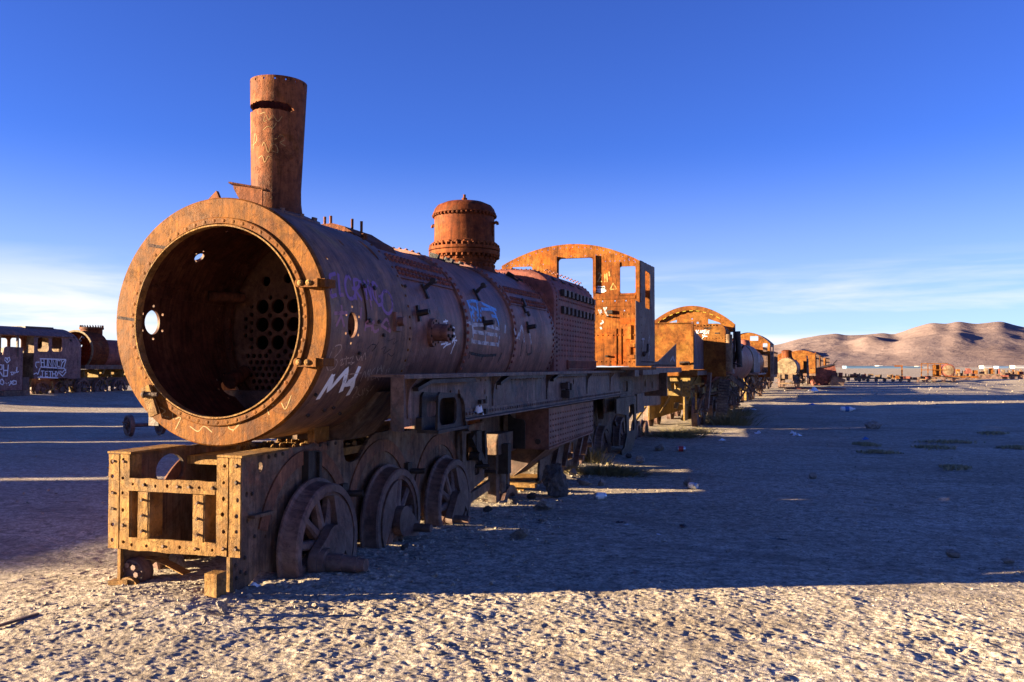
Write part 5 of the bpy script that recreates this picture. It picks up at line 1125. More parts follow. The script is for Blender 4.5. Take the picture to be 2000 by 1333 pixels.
# ---- fourth: closed smokebox with a drum chimney stump
v4 = empty('smokebox_engine', (3.46, 66.0, 0), -R(4), 'engine with closed tan smokebox face and stumpy brown dome, fourth in the row', 'locomotive', 'wrecks in the main row')
s = MB(); s.lathe([(0, 0), (.74, 0), (.78, .03)], (0, 0, 1.43), 'y', 40); s.build('smokebox_face', 'tan_tank', v4)
s = MB(); s.lathe([(.785, .031), (.80, .06), (.80, 1.4), (.74, 1.42), (.74, 4.5)], (0, 0, 1.43), 'y', 40); b4 = s.build('boiler', 'boiler', v4)
s = MB()
for k in range(30): a = 2*PI*k/30; s.dome((.80*math.cos(a), .12, 1.43+.80*math.sin(a)), (math.cos(a), 0, math.sin(a)), .03, .03, 5); s.dome((.80*math.cos(a), 1.3, 1.43+.80*math.sin(a)), (math.cos(a), 0, math.sin(a)), .03, .03, 5)
s.build('boiler_rivets', 'greyblue', b4, kind='stuff')
s = MB(); s.lathe([(.50, 2.10), (.48, 2.22), (.42, 2.26), (.36, 2.68), (.40, 2.70), (.40, 2.76), (.25, 2.84), (0, 2.86)], (-.05, .8, 0), 'z', 28); s.build('dome', 'dome', v4)
s = MB(); s.plate([(-.5, .55), (.45, .55), (.75, .98), (.80, 1.05), (-.6, 1.05)], [], .03, XZ(-.6)); s.box((-.8, -.75, .62), (-.1, -.64, .98)); s.build('saddle_plate', 'pale', v4)
s = MB(); s.box((-.5, -1.2, .22), (.9, -1.05, .32)); g4 = s.build('cowcatcher_rail', 'pale', v4); 
for k in range(9): s = MB(); s.box((.15*k-.45, -1.18, -.05), (.15*k-.40, -1.08, .218)); s.build('cowcatcher_bar', 'board', g4)
for x0, y0, z0, x1, y1, z1, m_ in ((-1.2, 4.6, 1.0, 1.2, 4.63, 2.5, 'orange'), (1.18, 4.65, 1.0, 1.2, 6.3, 2.45, 'cabside')):
    if m_ == 'orange': s = MB(); s.plate([(x0, z0), (x1, z0)] + arch_pts(1.2, 2.45, .35, 14), [rrect(.45, 1.3, .95, 2.3, .05), rrect(-.4, 1.9, .3, 2.5, .05)], .03, XZ(y0)); s.build('cab_front_sheet', m_, v4)
    else: s = MB(); s.plate([(y0, z0), (y1, z0), (y1, z1), (y0, z1)], [rrect(5.0, 1.6, 5.9, 2.25, .06)], .03, YZ(x1)); s.build('cab_side_sheet', m_, v4)
s = MB(); s.bar((1.25, 4.7, 2.2), (1.3, 4.8, .6), .18, .06); s.build('grab_post', 'greyblue', v4)
for xx in (.45, -.45): s = MB(); s.box((xx-.03, -.8, .45), (xx+.03, 6.5, .95)); s.build('chassis_plate', 'frame', v4)
for k, y in enumerate((.3, 1.7, 3.1, 4.5)):
    for sg in (1, -1): lwheel(v4, .66, y, .3, .85, 50*k, sg)
debris(v4, 24, ((.4, -.5, .2), (1.1, 6, 1.1)), 'frame', 51, (.1, .4)); debris(v4, 12, ((.2, -.9, .2), (1.2, 6, 1.3)), 'yellowed', 52, (.1, .35))

# ---- gutted wagons and tenders further along
def hulk(x, y, rz, L, H, W, lab, seed, mat='orange', deck=.95):
    r = empty('gutted_wagon', (x, y, 0), rz, lab, 'wagon', 'wrecks in the main row'); rs = random.Random(seed)
    s = MB(); s.box((-W/2, 0, deck-.18), (W/2, L, deck)); s.build('underframe', 'frame', r)
    s = MB(); s.plate([(-W/2, deck+.01), (W/2, deck+.01)] + arch_pts(W/2, H-.3, .3, 12), [rrect(W*.12, deck+.4, W*.40, H-.5, .05)], .03, XZ(.02)); s.build('end_sheet', mat, r)
    n = max(3, int(L/1.0)); 
    for k in range(n+1):
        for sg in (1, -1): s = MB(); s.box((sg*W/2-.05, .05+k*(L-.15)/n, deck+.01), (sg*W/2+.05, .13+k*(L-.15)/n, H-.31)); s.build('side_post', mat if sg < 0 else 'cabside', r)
    s = MB(); s.box((-W/2-.055, .04, H-.31), (-W/2+.055, L, H-.2)); s.build('top_rail', mat, r); s = MB(); s.box((W/2-.055, .04, H-.31), (W/2+.055, L, H-.2)); s.build('top_rail', mat, r)
    s = MB(); s.box((-W/2+.06, .06, deck+.01), (-W/2+.09, L-.05, deck+.9)); s.build('side_sheet', mat, r)
    for k, yy in enumerate((.8, 1.9, L-1.9, L-.8)):
        for sg in (1, -1): lwheel(r, .62, yy, .36, .8, 30*k, sg)
    debris(r, 10, ((-.9, 0, .2), (W/2+.1, L, deck)), 'frame', seed, (.1, .35)); return r
hulk(1.05, 47.3, -R(2.5), 7.2, 2.9, 2.1, 'gutted wagon just behind the tan-tank engine, mostly hidden', 64)
hulk(1.40, 56.0, -R(3), 7.5, 2.8, 2.0, 'second gutted wagon behind the tan-tank engine, mostly hidden', 65)
hulk(4.55, 74.5, -R(4), 6.5, 2.95, 2.4, 'gutted wagon with bare posts right behind the stumpy-domed engine', 61)
hulk(5.15, 83.0, -R(4), 7, 2.8, 2.4, 'open wagon of upright ribs between the nearer gutted wagon and the last one', 62)
hulk(6.0, 93.0, -R(5), 8, 2.7, 2.3, 'smallest and farthest gutted wagon at the end of the main row', 63)

# ---- tipped tank box beside the row
p = at(1617, 751, 'z', 0); tb = empty('tipped_box', (p.x, p.y, -.12), R(8), 'dark overturned iron box leaning over at the end of the main row', 'wrecked wagon')
Mx = Matrix.Rotation(R(-14), 4, 'Y'); s = MB(); s.box((-1.05, 0, -.05), (1.0, 2.0, 1.62), Mx); s.build('box_body', 'maroon', tb)
s = MB(); s.box((-1.1, -.06, 1.62), (1.06, 2.05, 1.70), Mx); s.build('box_rim', 'black', tb)
Mx = Matrix.Translation((.55, -.9, .0)) @ Matrix.Rotation(R(18), 4, 'Y'); s = MB(); s.box((-.55, 0, -.1), (.55, .85, .78), Mx); s.build('side_locker', 'board', tb)
s = MB(); s.bar((.3, .5, 1.6), (.9, .6, 2.25), .05, .05); s.bar((-.2, .6, 1.75), (.6, .6, 1.85), .05, .05); s.build('bent_pipe', 'black', tb)
for q in (((-1.3, .3, .5), (-2.2, .2, .3)), ((-1.3, .4, 1.5), (-1.9, .3, 1.3)), ((-2.2, .2, .3), (-1.9, .3, 1.4)), ((-1.6, .2, .4), (-1.2, .3, 1.45))):
    s = MB(); s.bar(q[0], q[1], .05, .05); s.build('frame_bar', 'frame', tb)
p = at(1590, 760, 'z', 0); ds = empty('scrap_sheet', (p.x, p.y, 0), R(10), 'flat rusty sheet lying on the ground in front of the overturned box', 'metal sheet')
s = MB(); s.box((-1.9, -.5, -.02), (2.0, .6, .06)); s.build('sheet', 'maroon', ds); s = MB(); s.bar((-2.4, -.2, .08), (1.2, .3, .14), .10, .06); s.build('loose_bar', 'pale', ds)

# ---- scrapyard line far off on the right
def far_base(px, py): q = at(px, py, 'z', .15); return q
def far_thing(name, px, py, lab, cat, sc=.6):
    q = far_base(px, py); o = empty(name, (q.x, q.y, .05), 0, lab, cat, 'far wrecks on the right'); o.scale = (sc, sc, sc); return o
q = far_thing('tank_wagon', 1840, 744, 'orange wreck with a round pale tank end and open frame, far right', 'wagon')
s = MB(); s.lathe([(0, -.02), (.95, 0), (1.05, .05), (1.05, 2.6), (0, 2.6)], (1.0, 0, 1.9), 'y', 28); s.build('tank_barrel', 'maroon', q)
s = MB(); s.lathe([(0, -.05), (.82, -.03), (.85, -.02)], (1.0, 0, 1.9), 'y', 28); s.build('tank_end', 'pale', q)
for x in (-3.2, -2.2, -1.2, -.3): s = MB(); s.box((x, -.1, .8), (x+.14, .05, 2.95)); s.build('upright', 'orange', q)
for z in (2.95, 1.9, .8): s = MB(); s.box((-3.2, -.12, z), (.9, .04, z+.12)); s.build('rail', 'orange', q)
s = MB(); s.box((-1.4, .2, .9), (-.1, .3, 2.8)); s.build('panel', 'orange', q); s = MB(); s.box((-3.6, -.2, .45), (2.6, 2.6, .75)); s.build('underframe', 'frame', q)
for k in range(4): s = MB(); s.tube((-2.8+1.5*k, -.3, .35), (-2.8+1.5*k, -.18, .35), .38, .38, 18); s.build('wheel', 'wheel', q)
def chassis(px, py, L, H, lab, seed, mat='frame', posts=False):
    q = far_thing('stripped_chassis', px, py, lab, 'chassis'); rs = random.Random(seed)
    s = MB(); s.box((-L/2, 0, H*.35), (L/2, 1.6, H*.55)); s.build('underframe', mat, q)
    for k in range(int(L/1.3)): s = MB(); s.tube((-L/2+.6+1.3*k, -.12, H*.22), (-L/2+.6+1.3*k, 0, H*.22), H*.24, H*.24, 16); s.build('wheel', 'wheel', q)
    for k in range(int(L*2)):
        x = rs.uniform(-L/2, L/2); s = MB(); h = rs.uniform(.2, .5)*H; s.box((x, rs.uniform(-.1, 1.2), H*.55), (x+rs.uniform(.1, .8), 1.4, H*.55+h)); s.build('leftover_block', rs.choice(['frame', 'maroon', 'orange', 'pale']), q)
    if posts:
        for k in range(int(L)): x = -L/2+k*1.0; s = MB(); s.box((x, -.05, .1), (x+.16, .1, H*.95)); s.build('post', 'pale', q)
    return q
chassis(1905, 742, 8, 2.2, 'dark stripped chassis with blocky leftovers, right of the round tank end', 71)
chassis(1880, 743, 5, 1.6, 'short rusty chassis squeezed between the round tank end and the dark chassis', 76, 'orange')
chassis(1935, 741, 6, 1.7, 'maroon chassis just left of the one with pale posts', 77, 'maroon')
chassis(1790, 745, 6, 1.0, 'lowest chassis right behind the spoil heap, left of the open orange frame', 78, 'pale')
chassis(1960, 740, 8, 1.9, 'low chassis with pale upright posts near the right edge of the photo', 72, 'maroon', True)
chassis(1990, 741, 6, 1.8, 'last stripped chassis cut by the right edge of the photo', 73)
chassis(1660, 742, 7, 1.4, 'low flat chassis between the overturned box and the spoil heap, nearer the box', 74, 'orange')
chassis(1715, 744, 7, 1.2, 'low yellowish chassis just left of the grey spoil heap', 75, 'pale')
q = far_thing('signal_post', 1762, 742, 'thin rusty post with a cross arm standing behind the grey spoil heap', 'post', .5)
s = MB(); s.box((-.15, 0, 0), (.15, .25, 3.3)); s.build('post', 'orange', q); s = MB(); s.box((-1.5, -.02, 3.0), (.16, .25, 3.3)); s.build('cross_arm', 'orange', q); s = MB(); s.box((-1.3, .0, .4), (1.8, .3, .9)); s.build('base_beam', 'maroon', q)
# far town roofs at the edge of the plain
for k, (px, w, h, c) in enumerate(((1690, 46, 5, (.16, .30, .46)), (1740, 38, 5, (.18, .32, .48)), (1780, 30, 4, (.2, .33, .45)), (1612, 14, 6, (.7, .66, .6)), (1720, 5, 7, (.75, .72, .68)), (1805, 16, 5, (.55, .5, .45)), (1930, 12, 6, (.6, .58, .56)), (1960, 14, 5, (.25, .4, .6)), (1993, 16, 7, (.7, .68, .64)))):
    d = ray(px, 717); d = Vector((d.x, d.y, 0)).normalized(); t_ = 1150 + 37*k; pos = CAM + d*t_
    m, t, p_ = new_mat('far_wall'); p_.inputs['Base Color'].default_value = c + (1,); p_.inputs['Roughness'].default_value = .9
    r = empty('far_building', (pos.x, pos.y, 0), YAW, ['long blue-roofed shed, leftmost on the far plain', 'middle blue-roofed shed on the far plain', 'shortest blue-roofed shed behind the spoil heap', 'tiny white house far left on the plain, above the overturned box', 'tiny pale tower block on the far plain', 'low brownish house beside the orange tank wreck', 'pale far house above the dark chassis', 'small blue far house near the right edge', 'white far house at the right edge'][k], 'building', 'far buildings on the plain')
    s = MB(); h *= .45; s.box((-w/2, 0, -1), (w/2, 12, h)); s.build('wall', m, r); s = MB(); s.plate([(-w/2-.3, h+.02), (w/2+.3, h+.02), (w/2, h+.7), (-w/2, h+.7)], [], 13, XZ(6)); s.build('roof', m, r)

# ================================================================== the parallel row on the left
XL = -28.0
lc = empty('cab_engine', (XL-1.2, 23.0, .05), 0, 'dark engine with a roofed two-window cab and white graffiti, left of the big locomotive', 'locomotive')
def lp(px, py, x=1.2): q = atl(px, py, lc, 'x', x); return q.y, q.z
y0, zb = lp(65, 740); y1, _ = lp(130, 740); ze = lp(65, 655)[1]
wn = []
for pxa, pxb in ((73, 95), (101, 121)): ya, za = lp(pxa, 687); yb, zb_2 = lp(pxb, 660); wn.append(rrect(ya, za, yb, zb_2, .12, 5))
M['leftside'] = rust('rust_purple_side', (.08, .042, .04), (.165, .088, .078), (.25, .145, .118), .9, streak=.4, seed=81, rough=(.5, .85), gain=1.25)
s = MB(); s.plate([(y0, zb), (y1+.1, zb), (y1+.1, ze), (y0, ze)], wn, .02, YZ(1.2)); s.build('cab_side_sheet', 'leftside', lc)
s = MB(); s.plate([(y0, zb), (y1+.1, zb), (y1+.1, ze), (y0, ze)], wn, .02, YZ(-1.2)); s.build('cab_side_sheet', 'leftside', lc)
S = [(x, ze-.02+.42*(1-(x/1.32)**2)) for x in np.linspace(1.32, -1.32, 16)]; Si = [(x*.98, z-.03) for x, z in S]
s = MB(); section_body(s, S + Si[::-1] + [S[0]], S + Si[::-1] + [S[0]], y0-1.9, y1+.25, False); s.build('cab_roof', 'leftside', lc)
s = MB(); s.plate([(-1.19, zb), (1.19, zb), (1.19, ze-.05)] + [(x, ze-.06+.42*(1-(x/1.32)**2)) for x in np.linspace(1.15, -1.15, 12)] + [(-1.19, ze-.05)], [rrect(-.95, 2.3, -.25, 3.1, .15), rrect(.25, 2.3, .95, 3.1, .15)], .02, XZ(y1)); s.build('cab_front_sheet', 'pale', lc)
s = MB(); s.plate([(.2, zb), (1.19, zb), (1.19, ze), (.8, ze), (.75, 2.2), (.2, 2.1)], [], .02, XZ(y0+.02)); s.build('cab_rear_sheet', 'pale', lc)
for ya in (y0-1.8, y0-.9):
    for sg in (1, -1): s = MB(); s.box((1.2*sg-.04, ya, 1.9), (1.2*sg+.04, ya+.08, ze)); s.build('roof_post', 'cabside', lc)
s = MB(); s.box((-.3, y0+.2, ze+.34), (.5, y1-.1, ze+.425)); s.build('roof_hatch', 'black', lc)
bb = lp(162, 690); s = MB(); Zb = lp(145, 740)[1]; S = [(1.15, Zb), (1.18, 2.3)] + [(1.18*math.cos(t), 2.3+.95*math.sin(t)) for t in np.linspace(.15, PI-.15, 15)] + [(-1.18, 2.3), (-1.15, Zb)]
S2 = [(x*.93, z if z < 2.3 else 2.3+(z-2.3)*.9) for x, z in S]
section_body(s, S, S, y1+.13, bb[0]-.25, False); section_body(s, S, S2, bb[0]-.25, bb[0]); s.build('firebox', 'leftside', lc)
for k in range(4): s = MB(); a = R(25+10*(k % 2)); yy = y1+.35+.28*k; s.tube((1.18*math.cos(a), yy, 2.3+.95*math.sin(a)), (1.22*math.cos(a), yy, 2.3+1.0*math.sin(a)), .07, .06, 10); s.build('washout_plug', 'cabside', lc)
# tender behind the cab, cut by the left edge
td = empty('tender', (XL-1.2, 23.0, .05), 0, 'dark tender with white heart and numbers, cut by the left edge of the photo', 'tender')
t1, tz = lp(43, 762); tt = lp(43, 679)[1]; tl = lp(4, 693)[1]; ty2 = lp(12, 679)[0]; ty3 = lp(5, 692)[0]
s = MB(); s.plate([(t1-5, tz), (t1, tz), (t1, tt), (ty2, tt+.02), (ty2-.12, tt-.05), (ty3, tl), (t1-5, tl)], [], .03, YZ(1.2)); s.build('side_sheet', 'leftside', td)
s = MB(); s.plate([(t1-5, tz), (t1, tz), (t1, tt), (t1-5, tt)], [], .03, YZ(-1.2)); s.build('side_sheet', 'leftside', td)
s = MB(); s.plate([(-1.18, tz), (1.18, tz), (1.18, tt), (-1.18, tt)], [], .03, XZ(t1-.02)); s.build('front_sheet', 'board', td)
s = MB(); s.box((-1.2, t1-5, tz-.25), (1.22, t1+.4, tz-.02)); s.build('underframe', 'frame', td)
s = MB(); s.box((1.0, t1+.02, tz), (1.22, t1+.35, tz+.55)); s.box((1.0, t1-.1, tz-.6), (1.22, t1+.25, tz-.27)); s.build('step', 'cabside', td)
for k in range(3): lwheel(td, .65, t1-1.0-1.3*k, .45, .8, 30*k)
def left_strokes(name, mat, lists, w, root, x=1.215):
    mb = MB()
    for L in lists: ribbon(mb, [atl(q[0]*.13506, 620+q[1]*.13503, lc, 'x', x) for q in L], w, lambda p: (1, 0, 0), False)
    return mb.build(name, mat, root, smooth=0)
left_strokes('white_letters', 'p_white', [[(575, 600), (955, 612)], [(590, 610), (600, 720)], [(595, 655), (630, 655)], [(635, 610), (640, 710), (680, 712), (690, 610)], [(700, 715), (700, 612), (745, 715), (750, 612)], [(765, 718), (765, 615), (805, 720), (812, 615)], [(870, 630), (830, 625), (825, 710), (862, 712)], [(885, 620), (900, 660), (950, 612)], [(900, 660), (880, 730), (920, 735), (955, 615)], [(580, 720), (830, 735)],
    [(590, 780), (640, 775), (615, 780), (612, 860), (580, 850)], [(690, 785), (655, 785), (655, 860), (695, 862)], [(655, 820), (685, 820)], [(705, 785), (750, 785), (728, 785), (728, 865)], [(760, 780), (762, 860)], [(800, 780), (800, 860)], [(762, 820), (800, 820)], [(810, 780), (830, 815), (855, 775), (815, 860)], [(545, 868), (840, 878)],
    [(905, 855), (860, 810), (870, 780), (900, 800), (935, 760), (955, 790), (905, 855)], [(570, 650), (520, 650), (515, 700), (535, 735)], [(580, 735), (545, 830)], [(485, 825), (530, 805), (545, 830)], [(840, 735), (930, 740), (955, 770)]], .045, lc)
left_strokes('black_letter_fill', 'p_black', [[(615, 620), (615, 700)], [(660, 620), (660, 700)], [(725, 620), (722, 705)], [(785, 625), (785, 710)], [(845, 635), (845, 705)], [(915, 625), (895, 715)], [(640, 790), (640, 850)], [(715, 790), (715, 855)], [(780, 785), (780, 855)], [(590, 755), (840, 760)]], .10, lc, 1.212)
left_strokes('white_letters', 'p_white', [[(105, 660), (70, 620), (75, 585), (105, 595), (135, 580), (145, 620), (105, 660)], [(95, 600), (115, 625)], [(0, 690), (30, 690), (30, 750), (0, 755)], [(50, 685), (55, 855)], [(120, 685), (105, 850)], [(55, 770), (115, 770)], [(0, 790), (40, 855), (110, 850)], [(150, 800), (175, 790), (165, 835), (190, 830)], [(190, 790), (200, 820), (215, 790), (225, 810)], [(235, 760), (240, 800), (270, 785)], [(245, 720), (240, 780)], [(10, 905), (5, 960), (40, 980), (55, 930), (30, 895), (10, 905)], [(68, 950), (75, 955)], [(95, 955), (102, 960)], [(120, 945), (128, 952)], [(148, 920), (175, 965)], [(180, 920), (130, 990)], [(190, 915), (185, 975), (235, 965), (235, 925), (190, 915)]], .05, td)
for yy in (y0+.4, y0+2.6):
    pass
wl = [(lp(99, 775)[0], .42, .85), (lp(136, 770)[0], .42, .95)]
for k, (yy, zz, sc) in enumerate(wl): lwheel(lc, .72, yy, zz, sc, 60*k); lwheel(lc, .72, yy, zz, sc, 20, -1)
s = MB(); s.box((.35, y0-.3, .55), (.5, bb[0]+.2, .95)); s.build('chassis_plate', 'frame', lc); s = MB(); s.box((-.5, y0-.3, .55), (-.35, bb[0]+.2, .95)); s.build('chassis_plate', 'frame', lc)
s = MB(); s.bar((.95, lp(85, 760)[0], .95), (.95, lp(140, 760)[0], 1.0), .06, .10); s.build('side_rod', 'board', lc)
debris(lc, 30, ((-.9, y0, .2), (1.0, bb[0], .95)), 'yellowed', 91, (.1, .4)); debris(lc, 16, ((.2, y0, .15), (1.0, bb[0], .9)), 'frame', 92, (.1, .4))
# open boiler shell on a bare chassis
ob = empty('open_boiler', (XL-1.2, 23.0, .05), 0, 'rusty open-ended boiler shell with studded top ring, left of the big smokebox', 'locomotive')
yA, zc_ = lp(187, 680); yB = lp(236, 690)[0]
s = MB(); Sx = [(1.05*math.cos(t), 2.25+.98*math.sin(t)) for t in np.linspace(-.85, PI+.85, 30)]; Sx2 = [(x*.965, 2.25+(z-2.25)*.965) for x, z in Sx]
section_body(s, Sx + Sx2[::-1] + [Sx[0]], Sx + Sx2[::-1] + [Sx[0]], yA, yA+1.05, False); s.add([(x, yA, z) for x, z in Sx + Sx2], [(i, i+1, 31+i, 30+i) for i in range(29)]); s.build('shell', 'dome', ob)
s = MB(); s.plate([(q[0]*1.025, 2.25+(q[1]-2.25)*1.025) for q in Sx] + [(q[0]*.94, 2.25+(q[1]-2.25)*.94) for q in Sx[::-1]], [], .05, XZ(yA-.03)); s.build('end_ring', 'tan_tank', ob)
s = MB(); s.plate([(.93*math.cos(2*PI*k/32), 2.25+.93*math.sin(2*PI*k/32)) for k in range(32)], [circle(-.6+.17*i, 2.0+.17*j, .06, n=8) for i in range(8) for j in range(4)], .03, XZ(yA+1.0)); s.build('tube_plate', 'dome', ob)
s = MB(); s.box((-1.0, yA-.5, 1.36), (1.06, yB+2.5, 1.56)); s.build('bed_plate', 'frame', ob)
s = MB(); s.tube((0, yA+1.05, 2.1), (0, yB+3.5, 2.05), .75, .75, 32); s.build('barrel', 'maroon', ob)
s = MB(); s.lathe([(.50, 3.0), (.50, 3.30), (.56, 3.32), (.56, 3.42), (.40, 3.42)], (0, yA+1.0, .0), 'z', 32); rg = s.build('dome_ring', 'dome', ob); s = MB()
for k in range(26): a = 2*PI*k/26; s.tube((.52*math.cos(a), yA+1.0+.52*math.sin(a), 3.42), (.52*math.cos(a), yA+1.0+.52*math.sin(a), 3.52), .022, .022, 5)
s.build('ring_studs', 'dome', rg, kind='stuff')
for k, px in enumerate((178, 213, 248)):
    yy = lp(px, 770)[0]; lwheel(ob, .75, yy, .42, 1.0, 33*k); lwheel(ob, .75, yy, .42, 1.0, 10, -1)
for xx in (.45, -.45): s = MB(); s.plate([(bb[0]+.3, .5), (yB+3, .5), (yB+3, .95), (bb[0]+.3, .95)], [], .05, YZ(xx)); s.build('chassis_plate', 'frame', ob)
for k in range(7):
    yy = bb[0]+.6+k*.85; s = MB(); s.plate([(-.9, .96), (.8, .96), (.7, 1.34), (-.8, 1.34)], [rrect(-.2+.1*k % .3, 1.05, .2, 1.2, .03)], .05, XZ(yy)); s.build('bed_support', 'yellowed', ob)
s = MB(); s.plate([(yA+.3, .97), (yB+2, .97), (yB+2, 1.30), (yA+.3, 1.30)], [rrect(yA+.6+.8*k, 1.08, yA+.85+.8*k, 1.2, .02) for k in range(4)], .03, YZ(-.6)); s.build('bed_web', 'yellowed', ob)
debris(ob, 30, ((-.9, bb[0], .2), (1.0, yB+2, 1.3)), 'yellowed', 95, (.1, .4)); debris(ob, 12, ((.2, bb[0], .2), (1.0, yB+1, 1.2)), 'frame', 96, (.1, .3))
# loose wheelset on the ground
p = at(283, 845, 'z', .0); ws = empty('loose_wheelset', (p.x, p.y, gz(p.x, p.y)+.30), R(62), 'loose axle with spoked wheels lying on bare ground left of the smokebox', 'wheelset')
ws.scale = (.62,)*3; s = MB(); s.tube((-.75, 0, -.05), (.75, 0, -.05), .07, .07, 14); s.build('axle', 'wheel', ws)
lwheel(ws, .66, 0, -.05, .85, 15); lwheel(ws, .66, 0, -.05, .85, 50, -1); s = MB(); s.tube((.66, 0, -.05), (1.0, 0, -.05), .14, .12, 16); s.build('axle_box', 'black', ws)
# more of the left row, standing out of the picture to the left; its shadow falls across the yard
def boxcar(y, L, H, lab, seed):
    r = empty('boxcar', (-27.6, y, .1), 0, lab, 'wagon', 'wagons of the left row out of frame'); W = 2.5
    s = MB(); s.box((-W/2, 0, .75), (W/2, L, .95)); s.build('underframe', 'frame', r)
    n = int(L/.6)
    for sg in (1, -1):
        for k in range(n): s = MB(); s.box((sg*(W/2-.03)-.02, k*L/n+.006, .96), (sg*(W/2-.03)+.02, (k+1)*L/n-.006, H-.35)); s.build('side_panel', 'maroon', r)
    for yy in (.02, L-.05): s = MB(); s.plate([(-W/2, .96), (W/2, .96)] + arch_pts(W/2, H-.36, .36, 12), [], .03, XZ(yy)); s.build('end_sheet', 'maroon', r)
    S = [(x, H-.33+.36*(1-(x/(W/2))**2)) for x in np.linspace(W/2+.06, -W/2-.06, 12)]; s = MB(); section_body(s, S, S, -.05, L+.05, False); s.build('roof', 'board', r)
    for yy in (1.2, L-1.2):
        for sg in (1, -1): lwheel(r, .62, yy, .38, .8, 20, sg)
for y, L, H, lab, sd_ in ((8.9, 6.5, 4.0, 'rust-red boxcar next to the tender, out of frame on the left', 1), (2.75, 4.7, 4.15, 'second rust-red boxcar from the tender, out of frame', 2), (-4.2, 5.6, 4.3, 'third rust-red boxcar from the tender, out of frame', 3), (-11.4, 5.8, 4.3, 'fourth rust-red boxcar from the tender, out of frame', 4)): boxcar(y, L, H, lab, sd_)
# ================================================================== stones, litter, plants
def stone_mesh(name, seed, sub=4, rough=.5):
    rs = np.random.RandomState(seed); bm = bmesh.new(); bmesh.ops.create_icosphere(bm, subdivisions=sub, radius=1)
    ax = rs.rand(3, 3)*2-1; off = rs.rand(3)*50
    cuts_ = [(Vector(rs.rand(3)*2-1).normalized(), .42+.38*rs.rand()) for _ in range(14)]
    from mathutils import noise as mn
    for v in bm.verts:
        p = v.co.copy()
        for n, d in cuts_:
            k = p.dot(n)
            if k > d: p -= n*(k-d)*.85
        q = Vector(off) + p*1.6
        p *= 1 + rough*.55*mn.noise(q) + rough*.35*mn.noise(q*3) + rough*.18*mn.noise(q*8)
        v.co = p
    me = bpy.data.meshes.new(name); bm.to_mesh(me); bm.free(); return me
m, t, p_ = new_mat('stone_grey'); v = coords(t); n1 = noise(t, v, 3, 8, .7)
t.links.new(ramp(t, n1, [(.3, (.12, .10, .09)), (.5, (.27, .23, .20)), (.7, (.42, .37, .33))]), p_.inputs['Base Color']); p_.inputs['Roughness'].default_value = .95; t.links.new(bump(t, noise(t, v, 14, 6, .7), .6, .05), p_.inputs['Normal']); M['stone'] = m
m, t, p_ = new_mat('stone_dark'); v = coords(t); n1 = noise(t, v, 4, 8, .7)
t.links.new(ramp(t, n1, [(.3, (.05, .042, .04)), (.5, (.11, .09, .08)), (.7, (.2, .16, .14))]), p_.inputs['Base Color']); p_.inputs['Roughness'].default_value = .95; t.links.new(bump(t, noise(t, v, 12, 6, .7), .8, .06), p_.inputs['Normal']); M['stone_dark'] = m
def stone(px, py, w, h, lab, seed, mat='stone', d=None):
    q = at(px, py, 'z', -.06); z = gz(q.x, q.y); q = at(px, py, 'z', z); me = stone_mesh('stone', seed); me.materials.append(M[mat])
    for pl in me.polygons: pl.use_smooth = False
    o = bpy.data.objects.new('stone', me); col.objects.link(o); o.location = (q.x, q.y, z + h*.32); o.scale = (w/2, (d or w*.8)/2, h/2); o.rotation_euler = (0, 0, seed*1.3); tag(o, lab, 'stone', 'loose stones'); return o
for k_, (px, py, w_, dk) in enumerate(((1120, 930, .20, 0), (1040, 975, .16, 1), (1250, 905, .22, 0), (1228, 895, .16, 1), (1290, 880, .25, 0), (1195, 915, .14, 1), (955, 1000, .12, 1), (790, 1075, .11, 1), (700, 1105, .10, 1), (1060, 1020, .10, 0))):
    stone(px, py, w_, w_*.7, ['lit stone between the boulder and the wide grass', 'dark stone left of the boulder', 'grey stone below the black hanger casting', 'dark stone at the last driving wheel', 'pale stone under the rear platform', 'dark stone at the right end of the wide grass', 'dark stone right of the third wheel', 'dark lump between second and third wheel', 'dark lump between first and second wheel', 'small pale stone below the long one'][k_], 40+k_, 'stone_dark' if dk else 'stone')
stone(1083, 970, .42, .50, 'big dark boulder beside the small half-buried wheel', 1, 'stone_dark')
stone(1017, 1053, .26, .15, 'pale rough stone lying alone on the shaded ground near the third wheel', 2)
stone(1069, 996, .30, .14, 'pale long stone just below the big boulder', 3)
stone(1000, 985, .20, .14, 'small brown stone leaning on the half-buried wheel', 4, 'stone_dark')
stone(1347, 950, .20, .16, 'rounded stone beside the silver can on open shaded ground', 5)
stone(1175, 948, .13, .12, 'small sunlit stone right of the boulder', 6)
stone(1140, 948, .22, .12, 'jagged sunlit stone touching the boulder on its right', 7)
stone(1710, 838, .55, .30, 'pale flat stone far out on the shaded yard', 8)
stone(1865, 1090, .14, .09, 'small brown stone in the lower right shade', 9)
stone(1970, 1102, .12, .07, 'small pale stone near the right edge, low in the shade', 10)
stone(1587, 935, .16, .10, 'little sunlit stone on the bright streak right of centre', 11)
stone(434, 1196, .10, .12, 'egg-shaped stone beside the timber block', 12)
stone(348, 1120, .16, .22, 'sunlit stone under the buffer beam', 13)
stone(300, 1152, .07, .05, 'small pebble below the coupling boss', 14)
stone(905, 1016, .08, .05, 'dark pebble at the foot of the third wheel', 15, 'stone_dark')
stone(400, 1218, .06, .06, 'little lit clod left of the timber block', 16)
